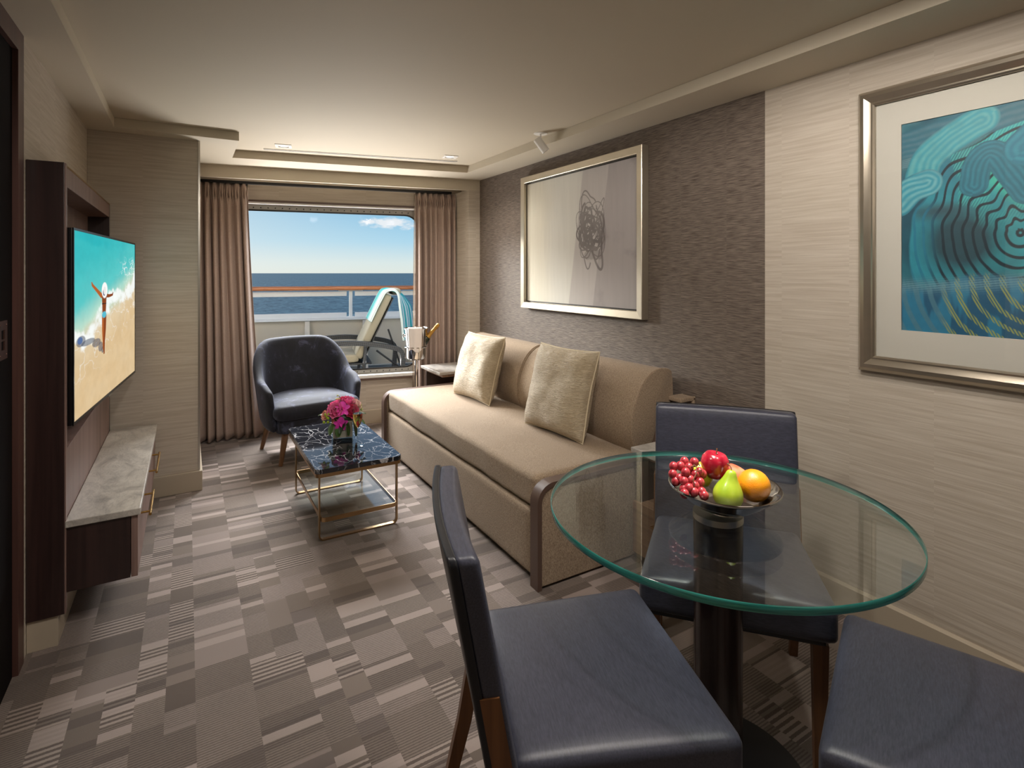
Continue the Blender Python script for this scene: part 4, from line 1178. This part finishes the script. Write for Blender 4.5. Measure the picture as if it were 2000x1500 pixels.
# ------------------------------------------------------------------ armchair
ac = thing('armchair', 'dark navy velvet tub armchair with tapered wooden legs in front of the window', 'armchair', (.80, 4.48, 0), math.radians(8))
def tub():
    bm = bmesh.new(); n = 48; rings = []
    for i in range(n + 1):
        t_ = i / n; a_ = PI * (1 + 0.0) * (t_ - .5) * 1.0              # -90..90 degrees around the back
        # plan of the shell's middle line (front of chair = -y)
        e = abs(t_ - .5) * 2                                          # 0 back centre .. 1 arm tip
        if e < .62:
            th = (e / .62) * (PI / 2); px_ = math.sin(th) * .325; py_ = .02 + math.cos(th) * .255
        else:
            k_ = (e - .62) / .38; px_ = .325 + .012 * math.sin(k_ * PI); py_ = .02 - k_ * .27
        px_ *= 1 if t_ > .5 else -1
        # outward normal
        if e < .62: nx_, ny_ = math.sin(th) * (1 if t_ > .5 else -1), math.cos(th)
        else: nx_, ny_ = (1 if t_ > .5 else -1), 0.0
        top = .862 - .005 * e
        if e > .22:
            k_ = min(1, (e - .22) / .50); top = .860 - (.860 - .595) * (k_ * k_ * (3 - 2 * k_))
        if e > .72: k_ = (e - .72) / .28; top = .595 - .075 * k_ ** 1.5
        th_ = .038 - .008 * e
        if e > .93: th_ *= math.sqrt(max(0.05, 1 - ((e - .93) / .075) ** 2))
        low = .235
        sec = []
        def P(off, z, lean=1.0):
            h = (z - low) / .6; o_ = off + (-.045 + .10 * h) * lean * (1 - .35 * e)
            return (px_ + nx_ * o_, py_ + ny_ * o_, z)
        zt_ = top - th_
        for z in (low, low + .25 * (zt_ - low), low + .5 * (zt_ - low), low + .75 * (zt_ - low), zt_): sec.append(P(th_, z))
        for q_ in (45, 90, 135): sec.append(P(th_ * math.cos(math.radians(q_)), zt_ + th_ * math.sin(math.radians(q_))))
        for z in (zt_, low + .75 * (zt_ - low), low + .5 * (zt_ - low), low + .25 * (zt_ - low), low): sec.append(P(-th_, z))
        rings.append([bm.verts.new(p) for p in sec])
    m_ = len(rings[0])
    for a_, b_ in zip(rings, rings[1:]):
        for j in range(m_): bm.faces.new((a_[j], a_[(j + 1) % m_], b_[(j + 1) % m_], b_[j]))
    bm.faces.new(rings[0]); bm.faces.new(rings[-1][::-1])
    return bm
o = mesh_obj('shell', tub(), M['velvet'], ac, angle=180); md = o.modifiers.new('smooth', 'SUBSURF'); md.levels = 1; md.render_levels = 1
def dshape(wf, wb, yf, yb, n=10):
    """seat outline: rounded front corners, semicircular rear"""
    pts_ = [(-wf, yf + .07)] + [(-wf + .07 - .07 * math.cos(a), yf + .07 - .07 * math.sin(a)) for a in [PI / 2 * i / 5 for i in range(1, 6)]]
    pts_ += [(-x, y) for x, y in reversed(pts_)]
    for i in range(n + 1):
        a = PI * i / n; pts_.append((wb * math.cos(a), yb - wb * .75 + wb * .75 * math.sin(a)))
    return pts_
def swollen(pts_, z0, z1, r, rings_=5, dome=.02):
    bm = bmesh.new(); c_ = Vector((sum(p[0] for p in pts_) / len(pts_), sum(p[1] for p in pts_) / len(pts_))); R_ = []
    prof_ = []
    for i in range(rings_ + 1): a = PI / 2 * i / rings_; prof_.append((-r + r * math.sin(a) , z0 + r - r * math.cos(a)))
    for i in range(rings_ + 1): a = PI / 2 * i / rings_; prof_.append((-r + r * math.cos(a), z1 - r + r * math.sin(a)))
    md_ = max((Vector(p) - c_).length for p in pts_)
    R_.append([bm.verts.new((c_.x, c_.y, z0))])
    for off, z in prof_:
        R_.append([bm.verts.new((*(Vector(p) + (Vector(p) - c_).normalized() * off), z)) for p in pts_])
    for s_ in (.8, .55, .3):
        R_.append([bm.verts.new((*(c_ + (Vector(p) - c_) * s_), z1 + dome * (1 - s_ * s_))) for p in pts_])
    R_.append([bm.verts.new((c_.x, c_.y, z1 + dome))])
    n_ = len(pts_)
    for a_, b_ in zip(R_, R_[1:]):
        for i in range(n_):
            j = (i + 1) % n_
            if len(a_) == 1: bm.faces.new((a_[0], b_[i], b_[j]))
            elif len(b_) == 1: bm.faces.new((a_[i], a_[j], b_[0]))
            else: bm.faces.new((a_[i], a_[j], b_[j], b_[i]))
    return bm
mesh_obj('seat_cushion', swollen(dshape(.315, .30, -.335, .26), .325, .435, .05, 5, .028), M['velvet'], ac, angle=180)
mesh_obj('seat_base', swollen(dshape(.285, .27, -.29, .245), .225, .335, .02, 3, 0), M['velvet'], ac, angle=180)
for sx_, sy_ in ((-1, -1), (1, -1), (1, 1), (-1, 1)):
    mesh_obj('leg', tube(bmesh.new(), [(sx_ * .215, sy_ * .205 - .01, .235), (sx_ * .265, sy_ * .25 - .01, .0)], [.026, .014], 14), M['leg_wood'], ac)

# ------------------------------------------------------------------ champagne stand, bucket, bottle
BX, BY = 1.705, 4.475
st = thing('bucket_stand', 'slim polished metal floor stand holding the champagne bucket behind the sofa', 'stand', (BX, BY, 0))
mesh_obj('base', lathe(bmesh.new(), [(0, .0), (.11, .0), (.115, .006), (.10, .014), (.03, .022), (.013, .035), (.012, .05)], 36), M['chrome'], st)
mesh_obj('pole', lathe(bmesh.new(), [(0.013, .03), (.013, .62), (.022, .625), (.05, .632), (.05, .637), (0, .637)], 20), M['chrome'], st)
mesh_obj('ring', tube(bmesh.new(), [(.095 * math.cos(a), .095 * math.sin(a), .742) for a in [2 * PI * i / 40 for i in range(40)]], .0045, 8, closed=True), M['chrome'], st)
for a in (.4, 2.5, 4.6): mesh_obj('strut', tube(bmesh.new(), [(.045 * math.cos(a), .045 * math.sin(a), .634), (.098 * math.cos(a), .098 * math.sin(a), .64), (.098 * math.cos(a), .098 * math.sin(a), .742)], .003, 6), M['chrome'], st)
bk = thing('champagne_bucket', 'polished metal champagne bucket on its stand beside the curtain', 'bucket', (BX, BY, .6375))
mesh_obj('bucket_wall', lathe(bmesh.new(), [(0, .002), (.068, .002), (.078, .008), (.083, .05), (.086, .10), (.100, .255), (.107, .262), (.108, .266), (.104, .268), (.098, .262), (.083, .10), (.076, .02), (0, .016)], 44), M['chrome'], bk)
for s_ in (-1, 1):
    hx = Vector((.866, -.5, 0)) * s_
    bm = bmesh.new(); cc_ = hx * .108 + Vector((0, 0, .20)); tv_ = Vector((-hx.y, hx.x, 0)).normalized()
    tube(bm, [cc_ + tv_ * .017 * math.cos(a) + Vector((0, 0, 1)) * .017 * math.sin(a) + hx * .004 for a in [2 * PI * i / 20 for i in range(20)]], .0035, 8, closed=True)
    lathe(bm, [(0, 0), (.012, .001), (.011, .008), (.004, .014), (0, .015)], 12, mtx=Matrix.Translation(hx * .094 + Vector((0, 0, .20))) @ hx.to_track_quat('Z', 'Y').to_matrix().to_4x4())
    mesh_obj('handle', bm, M['chrome'], bk)
bt = thing('champagne_bottle', 'champagne bottle with gold foil neck leaning out of the bucket', 'bottle', (BX + .012, BY - .006, .735))
tilt = Vector((.60, -.36, .78)).normalized().to_track_quat('Z', 'Y').to_matrix().to_4x4()
mesh_obj('glass_body', lathe(bmesh.new(), [(0, -.05), (.040, -.05), (.043, -.04), (.043, .06), (.036, .10), (.024, .13)], 24, mtx=tilt), M['bottle_glass'], bt)
mesh_obj('foil_neck', lathe(bmesh.new(), [(.0255, .125), (.019, .155), (.0155, .19), (.0145, .225), (.0175, .228), (.0175, .240), (.0145, .243), (.0165, .25), (.017, .262), (.012, .272), (0, .274)], 20, mtx=tilt), M['bottle_foil'], bt)
nk = bmesh.new(); toC = Vector((-BX, -BY, 0)).normalized(); sd = Vector((-toC.y, toC.x, 0)); rows = []
for j in range(26):
    t_ = j / 25; row = []
    for i in range(15):
        s_ = (i / 14 - .5) * .115 - .012
        ang_ = s_ / .10
        dirn = toC * math.cos(ang_) + sd * math.sin(ang_)
        if t_ < .22: rr_ = .070 + t_ / .22 * .038; z = .255 + .022 * math.sin(t_ / .22 * PI / 2)
        else: rr_ = .1115 - (t_ - .22) * .024; z = .277 - (t_ - .22) / .78 * (.20 - .015 * math.sin(i * .5))
        row.append(nk.verts.new((BX + dirn.x * (rr_ + .002 * math.sin(i * 1.1)), BY + dirn.y * (rr_ + .002 * math.sin(i * 1.1)), .6375 + z)))
    rows.append(row)
for a_, b_ in zip(rows, rows[1:]):
    for i in range(14): nk.faces.new((a_[i], a_[i + 1], b_[i + 1], b_[i]))
o = mesh_obj('napkin', nk, M['linen'], angle=180); md = o.modifiers.new('thickness', 'SOLIDIFY'); md.thickness = .0025; md.offset = 1
tag(o, 'folded white napkin draped over the rim of the champagne bucket', 'napkin')

# ------------------------------------------------------------------ dining table
TX, TY, TZ, TR = 1.248, .993, .745, .457
dt = thing('dining_table', 'round glass dining table with green edge on a dark column', 'table', (TX, TY, 0))
tg = lathe(bmesh.new(), [(0, TZ), (TR - .002, TZ)], 160); lathe(tg, [(0, TZ - .0175), (TR - .002, TZ - .0175)], 160)
mesh_obj('glass_top', tg, M['table_glass'], dt, smooth=False)
mesh_obj('glass_edge', lathe(bmesh.new(), [(TR - .002, TZ), (TR, TZ - .0015), (TR, TZ - .016), (TR - .002, TZ - .0175)], 160), M['glass_edge'], dt, angle=60)
mesh_obj('column', lathe(bmesh.new(), [(.063, .018), (.0635, .60), (.0645, .710)], 48), wood('column_wood', '#150d0d', '#2a1c1a', .25, 2), dt)
mesh_obj('collar', lathe(bmesh.new(), [(0, .710), (.0655, .710), (.0655, .7265), (0, .7265)], 48), M['steel'], dt, angle=30)
mesh_obj('base_plate', lathe(bmesh.new(), [(0, 0), (.235, 0), (.24, .004), (.236, .012), (.07, .018), (0, .018)], 72), M['black_metal'], dt, angle=30)

# fruit bowl
FX, FY, FZ = 1.237, .965, TZ + .0005
fb = thing('fruit_bowl', 'shallow polished silver bowl of fruit on the glass table', 'bowl', (FX, FY, FZ))
mesh_obj('dish', lathe(bmesh.new(), [(0, .005), (.045, .005), (.078, .015), (.106, .034), (.128, .053), (.1385, .060), (.1425, .063), (.1435, .066), (.1415, .069), (.136, .067), (.126, .058), (.104, .039), (.076, .020), (.045, .011), (0, .010)], 72), M['chrome'], fb, angle=70)
mesh_obj('foot', lathe(bmesh.new(), [(.050, 0), (.050, .003), (.046, .005), (.040, .006)], 48), M['chrome'], fb, angle=70)
def nodes_fruit(name, c1, c2, sc, rough, top=None, bump=0.0, bs=150):
    m, gg, out = new_mat(name); t_ = gg.node('ShaderNodeTexCoord').outputs['Object']
    c = gg.mix(gg.ramp(gg.noise(gg.mapping(t_, (1, 1, .35)), sc, 5), [(.38, 0.), (.62, 1.)]), lin(c1), lin(c2))
    if top: c = gg.mix(gg.ramp(gg.sep(t_)[2], [(.0, 0.), (.03, 0.), (.045, 1.)]), c, lin(top)) if False else c
    principled(gg, out, c, rough, 0, gg.bump(gg.noise(t_, bs, 2), bump, .001) if bump else None, Coat_Weight=.2)
    return m
cmR = Vector((.86, -.5, 0)); cmF = Vector((.5, .86, 0))      # across / away as seen from the armless chairs
def fpos(r_, f_, z_): p = cmR * r_ + cmF * f_; return (FX + p.x, FY + p.y, FZ + z_)
appm = nodes_fruit('apple_skin', '#8e0f25', '#c0273c', 28, .22); orm = nodes_fruit('orange_peel', '#f08a12', '#f7a11c', 10, .38, None, .6, 420)
pearm = nodes_fruit('pear_skin', '#8fae1c', '#b5c93a', 14, .38); peachm = nodes_fruit('peach_skin', '#d8553c', '#ec8f62', 14, .6); grapem = nodes_fruit('grape_skin', '#8c1a28', '#c04a50', 60, .25)
stemm = plain('stem_brown', '#6b4a2c', .7); yelm = nodes_fruit('green_apple_skin', '#c9cf3f', '#dbd95a', 14, .3)
def fruit(name, label, cat, prof_, loc, mat, tiltv=(0, 0, 1), stem=None, n=32):
    t = thing(name, label, cat, loc); q = Vector(tiltv).normalized().to_track_quat('Z', 'Y').to_matrix().to_4x4()
    mesh_obj('flesh', lathe(bmesh.new(), prof_, n, mtx=q), mat, t, angle=180)
    if stem: mesh_obj('stem', tube(bmesh.new(), [q @ Vector(p) for p in smooth_path(stem, 1)], [.0012 + .0009 * (i / 6) for i in range(len(smooth_path(stem, 1)))], 8), stemm, t)
    return t
ap = [(0, -.030), (.012, -.032), (.024, -.028), (.034, -.012), (.0375, .006), (.035, .022), (.026, .034), (.014, .037), (.006, .033), (0, .026)]
fruit('apple', 'glossy red apple on top of the fruit in the silver bowl', 'apple', ap, fpos(-.012, .035, .105), appm, (.05, -.12, 1), [(0, 0, .026), (.002, 0, .038), (.006, .001, .048)])
fruit('green_apple', 'yellow-green apple tucked behind the red apple in the bowl', 'apple', [(r_ * .95, z_ * .95) for r_, z_ in ap], fpos(-.045, .055, .072), yelm, (.2, .2, 1), [(0, 0, .022), (.002, 0, .036)])
orb = [(0, -.041), (.015, -.0385), (.028, -.030), (.038, -.015), (.0415, 0), (.038, .015), (.029, .029), (.016, .0385), (.004, .0405), (0, .040)]
orp = [(.0415 * math.sin(PI * i / 16), -.0415 * math.cos(PI * i / 16)) for i in range(17)]; orp[0] = (0, -.041); orp[-1] = (0, .041)
fruit('orange', 'whole orange at the edge of the silver bowl', 'orange', orp, fpos(.073, -.018, .071), orm)
pp_ = [(0, -.034), (.016, -.036), (.030, -.028), (.0375, -.012), (.037, .004), (.030, .020), (.021, .034), (.0155, .046), (.012, .056), (.006, .061), (0, .060)]
pp_ = [(p.x, p.y) for p in smooth_path([(*p, 0) for p in pp_], 1)]
fruit('pear', 'bright green pear standing at the front of the silver bowl', 'pear', pp_, fpos(-.008, -.048, .062), pearm, (.18, -.05, 1), [(0, 0, .058), (.006, .0, .068), (.018, .002, .072)])
fruit('peach', 'red-orange peach between the pear and the orange', 'peach', [(r_ * .92, z_ * .92) for r_, z_ in ap], fpos(.043, .04, .068), peachm, (.3, -.3, 1))
gb = thing('grape_bunch', 'bunch of red grapes hanging over the rim of the silver bowl', 'grapes', fpos(-.085, 0, .06))
gball = None
gp = [(-.045, .02, .045), (-.028, .015, .048), (-.012, .03, .055), (-.005, .012, .045), (-.02, -.005, .038), (-.035, .0, .02), (-.028, -.015, .018), (-.01, -.01, .02), (.008, .0, .03), (.02, .002, .036), (.0, -.02, .008), (-.02, -.03, .006), (-.008, -.035, -.003), (-.03, -.022, .0), (.012, -.036, -.002), (.015, -.045, -.008), (.03, .01, .028), (-.045, .0, .012), (-.05, .01, .028), (.0, .03, .03), (.015, -.015, .015), (-.035, -.04, -.005) , (.01, .015, .058)]
for (r_, f_, z_) in gp:
    if gball is None:
        gball = mesh_obj('grape', lathe(bmesh.new(), [(.0122 * math.sin(PI * i / 9), -.0128 * math.cos(PI * i / 9)) if 0 < i < 9 else (0, -.0128 * math.cos(PI * i / 9)) for i in range(10)], 16), grapem, gb, angle=180); c = gball
    else: c = gball.copy(); COL.objects.link(c)
    p = cmR * r_ + cmF * f_; c.location = (p.x, p.y, z_ + .004)
def gl_(r_, f_, z_): p = cmR * r_ + cmF * f_; return (p.x, p.y, z_)
for path in ([(-.02, .01, .052), (0, .0, .055), (.01, .0, .06), (.005, -.02, .045), (-.01, -.03, .03), (-.005, -.035, .012)], [(.0, .0, .055), (.015, .01, .066), (.022, .005, .055)], [(-.02, .01, .052), (-.035, .01, .055)], [(.008, -.015, .048), (.02, -.01, .05), (.025, 0, .045)]):
    mesh_obj('stalk', tube(bmesh.new(), smooth_path([gl_(*p) for p in path], 2), .0013, 6), stemm, gb)

# ------------------------------------------------------------------ dining chairs
def back_y(z): return -.195 - .085 * max(0, (z - .40)) / .47
def chair_root():
    t = thing('dining_chair', None, None)
    bm = bmesh.new(); soft_box(bm, (0, .03, .432), (.500, .455, .105), .022, 16, (.0, .0, .014), 0, 5, taper=.055)
    mesh_obj('seat', bm, M['chair_fabric'], t, angle=180)
    bm = bmesh.new(); tmp = bmesh.new(); soft_box(tmp, (0, 0, 0), (.490, .046, .500), .014, 12, (0, .004, 0))
    for v in tmp.verts:
        z = v.co.z + .622; v.co = Vector((v.co.x, v.co.y + back_y(z) - .016 * (1 - (v.co.x / .245) ** 2) * (z - .37) / .5, z))
    vm = {v: bm.verts.new(v.co) for v in tmp.verts}
    for f_ in tmp.faces: bm.faces.new([vm[v] for v in f_.verts])
    tmp.free(); mesh_obj('backrest', bm, M['chair_fabric'], t, angle=180)
    bm = bmesh.new(); tmp = bmesh.new(); soft_box(tmp, (0, 0, 0), (.493, .020, .506), .006, 10)
    for v in tmp.verts:
        z = v.co.z + .620; v.co = Vector((v.co.x, v.co.y - .0265 + back_y(z) - .016 * (1 - (v.co.x / .245) ** 2) * (z - .37) / .5, z))
    vm = {v: bm.verts.new(v.co) for v in tmp.verts}
    for f_ in tmp.faces: bm.faces.new([vm[v] for v in f_.verts])
    tmp.free(); o = mesh_obj('back_panel', bm, M['leather'], t, angle=180); o['label'] = 'black leather outer back'
    bm = bmesh.new(); box(bm, -.235, .235, -.17, .235, .362, .392, .006); mesh_obj('seat_rail', bm, M['leather'], t, smooth=False)
    for s_ in (-1, 1):
        bm = bmesh.new()
        sec = [(.62, back_y(.62) - .006, .036), (.50, back_y(.50) - .006, .036), (.40, back_y(.40) - .008, .038), (.20, -.238, .036), (.0, -.288, .028)]
        R_ = []
        for z, yc_, w_ in sec:
            x0_, x1_ = s_ * .222, s_ * .2485
            R_.append([bm.verts.new(p) for p in ((x0_, yc_ - w_ / 2, z), (x1_, yc_ - w_ / 2, z), (x1_, yc_ + w_ / 2, z), (x0_, yc_ + w_ / 2, z))])
        for a_, b_ in zip(R_, R_[1:]):
            for j in range(4): bm.faces.new((a_[j], a_[(j + 1) % 4], b_[(j + 1) % 4], b_[j]))
        bm.faces.new(R_[0]); bm.faces.new(R_[-1]); mesh_obj('leg', bm, M['chair_wood'], t, smooth=False)
        bm = bmesh.new(); R_ = []
        for z, w_ in ((.365, .040), (.0, .028)):
            cx_0, cy_0 = s_ * .222, .212
            R_.append([bm.verts.new(p) for p in ((cx_0 - w_ / 2, cy_0 - w_ / 2, z), (cx_0 + w_ / 2, cy_0 - w_ / 2, z), (cx_0 + w_ / 2, cy_0 + w_ / 2, z), (cx_0 - w_ / 2, cy_0 + w_ / 2, z))])
        for j in range(4): bm.faces.new((R_[0][j], R_[0][(j + 1) % 4], R_[1][(j + 1) % 4], R_[1][j]))
        bm.faces.new(R_[0]); bm.faces.new(R_[1]); mesh_obj('leg', bm, M['chair_wood'], t, smooth=False)
    return t
chairs = [((.775, 1.005), (.94, -.345), 'navy dining chair seen from behind its black leather back'),
          ((1.515, 1.165), (-.755, -.655), 'navy dining chair pulled up beside the walnut side table, whole backrest showing'),
          ((1.364, .455), (-.39, .92), 'navy dining chair of which only the seat shows, beside the light wall')]
ch0 = chair_root()
for i, ((x_, y_), f_, lab) in enumerate(chairs):
    c = ch0 if i == 0 else copy_tree(ch0)
    c.location = (x_, y_, 0); c.rotation_euler = (0, 0, math.atan2(f_[1], f_[0]) - PI / 2)
    tag(c, lab, 'chair', 'dining chairs round the glass table')

# ------------------------------------------------------------------ balcony and sea
in_wall(struct('balcony_deck', B(-4, 6, .10, 3.2, -.05, .05), M['deck'], smooth=False))
rl = in_wall(thing('balcony_railing', 'white balcony railing with a teak handrail over a white lower beam', 'railing'))
RV = 2.71
capm = bmesh.new(); prism(capm, [(RV - .055 + p[0], 1.172 + p[1]) for p in rrect(.11, .058, .026, 4)], -3.0, 5.5, 'x'); mesh_obj('handrail', capm, M['teak'], rl, angle=40)
px0 = 1.457
posts = [px0 - 3.8, px0 - 1.9, px0, px0 + 1.9]
mesh_obj('lower_beam', B(-3, 5.5, RV - .05, RV + .06, .735, .765, .004), M['white_paint'], rl, smooth=False)
for i, p in enumerate(posts):
    bm = B(p - .022, p + .022, RV - .02, RV + .02, .76, 1.14, .003); box(bm, p - .16, p + .16, RV - .02, RV + .02, 1.132, 1.143); box(bm, p - .05, p + .05, RV - .03, RV + .03, .765, .78)
    mesh_obj('post', bm, M['white_paint'], rl, smooth=False)
    if i < 3:
        mesh_obj('upper_rail', B(p + .055, posts[i + 1] - .055, RV - .012, RV + .012, 1.062, 1.125, .002), M['white_paint'], rl, smooth=False)
        mesh_obj('toe_board', B(p + .055, posts[i + 1] - .055, RV - .012, RV + .012, .765, .835, .002), M['white_paint'], rl, smooth=False)
bw = in_wall(thing('balcony_bulwark', 'cream ship bulwark with stiffener brackets below the railing', 'bulwark'))
mesh_obj('plating', prism(bmesh.new(), [(RV + .02, .735), (RV + .04, .735), (RV + .24, .06), (RV + .22, .06)], -3, 5.5, 'x'), M['cream_paint'], bw, smooth=False)
for i in range(-3, 6):
    u = .893 + i * .75
    mesh_obj('bracket', prism(bmesh.new(), [(RV - .06, .73), (RV + .02, .73), (RV + .21, .06), (RV - .22, .06), (RV - .20, .12), (RV - .07, .66)], u - .03, u + .03, 'x'), M['cream_paint'], bw, smooth=False)
sea = B(-9000, 30000, 60, 30000, -26, -25)
bm = bmesh.new(); add_verts_faces(bm, [(-30000, 8, -25), (30000, 8, -25), (30000, 40000, -25), (-30000, 40000, -25)], [(0, 1, 2, 3)])
struct('sea_surface', bm, M['sea'], smooth=False); sea.free()

# sun lounger with towel, drawn in the wall frame (x along the wall)
def on_balcony(o): o.matrix_world = wm @ Matrix.Translation((-.165, 0, 0)); return o
lg = on_balcony(thing('sun_lounger', 'reclined balcony sun lounger with cream cushions on a dark wicker frame', 'sun lounger'))
L0, L1 = 1.02, 1.62                                               # depth range on the balcony
def slab(bm, a_, b_, th, y0_, y1_, r=.02):
    a_, b_ = Vector(a_), Vector(b_); d_ = b_ - a_; ln = d_.length; ang_ = math.atan2(d_.y, d_.x)
    T = Matrix.Translation((a_.x, 0, a_.y)) @ Matrix.Rotation(-ang_, 4, 'Y')
    soft_box(bm, (ln / 2, (y0_ + y1_) / 2, th / 2), (ln, y1_ - y0_, th), r, 8, (0, 0, .006), .002, 5, mtx=T)
foot_a, top_a = (1.64, .425), (1.975, 1.12)
bm = bmesh.new(); slab(bm, foot_a, top_a, .088, L0, L1, .03); mesh_obj('back_cushion', bm, M['lounger'], lg, angle=180)
bm = bmesh.new(); slab(bm, (.42, .40), (1.61, .40), .09, L0, L1, .03); mesh_obj('seat_cushion', bm, M['lounger'], lg, angle=180)
bm = bmesh.new(); slab(bm, (1.98, 1.13), (2.09, 1.13), .07, L0 + .14, L1 - .0, .03); mesh_obj('head_roll', bm, M['lounger'], lg, angle=180)
bm = bmesh.new(); slab(bm, (1.662, .415), (1.990, 1.10), .014, L0 + .01, L1 - .01, .006)
mesh_obj('back_rest_frame', bm, M['wicker'], lg, angle=180)
bm = bmesh.new(); slab(bm, (.42, .375), (1.75, .375), .02, L0, L1, .008); mesh_obj('seat_frame', bm, M['wicker'], lg, angle=180)
for v_ in (L0 - .02, L1 + .02):
    path = smooth_path([(1.15, v_, .60), (1.45, v_, .625), (1.75, v_, .60), (1.98, v_, .555), (2.09, v_, .50), (2.075, v_, .30), (2.065, v_, .05)], 2)
    mesh_obj('armrest', tube(bmesh.new(), path, .01, flat=(.055, .05)), M['wicker'], lg, angle=50)
    mesh_obj('leg', tube(bmesh.new(), [(1.68, v_, .60), (1.66, v_, .30), (1.62, v_, .05)], .018, 8), M['wicker'], lg)
    mesh_obj('leg', tube(bmesh.new(), [(.5, v_, .38), (.5, v_, .05)], .018, 8), M['wicker'], lg)
mesh_obj('prop_bar', tube(bmesh.new(), [(1.93, L0 + .05, .75), (2.06, L0 + .05, .36)], .01, 8), M['black_metal'], lg)
mesh_obj('prop_bar', tube(bmesh.new(), [(1.80, L0 + .03, .52), (2.04, L0 + .03, .33)], .01, 8), M['black_metal'], lg)
# towel over the head end
a_ = Vector(foot_a); b_ = Vector(top_a); d_ = (b_ - a_).normalized(); n_ = Vector((-d_.y, d_.x))
path = [a_ + d_ * .42 + n_ * .112, a_ + d_ * .60 + n_ * .115, a_ + d_ * .76 + n_ * .112, b_ + n_ * .10 + d_ * .035, b_ + n_ * .02 + d_ * .085, b_ - n_ * .05 + d_ * .055, b_ + Vector((.075, -.10)), b_ + Vector((.10, -.28)), b_ + Vector((.115, -.50))]
pth = smooth_path([(p.x, 0, p.y) for p in path], 2)
bm = bmesh.new(); rows = []
for i, p in enumerate(pth):
    t_ = i / (len(pth) - 1)
    rows.append([bm.verts.new((p.x + .20 * (j / 30) * max(0, min(1, (t_ - .5) * 4)) + .02 * math.sin(j * .5 + 1) * max(0, t_ - .6), L0 - .04 + (.50 - .10 * max(0, t_ - .5)) * j / 30 + (.03 * max(0, t_ - .5)), p.z + .006 * math.sin(j * .9))) for j in range(31)])
for a__, b__ in zip(rows, rows[1:]):
    for j in range(30): bm.faces.new((a__[j], a__[j + 1], b__[j + 1], b__[j]))
o = on_balcony(mesh_obj('beach_towel', bm, M['towel'], angle=180)); md = o.modifiers.new('thickness', 'SOLIDIFY'); md.thickness = .022
tag(o, 'turquoise and white striped towel draped over the sun lounger back', 'towel')
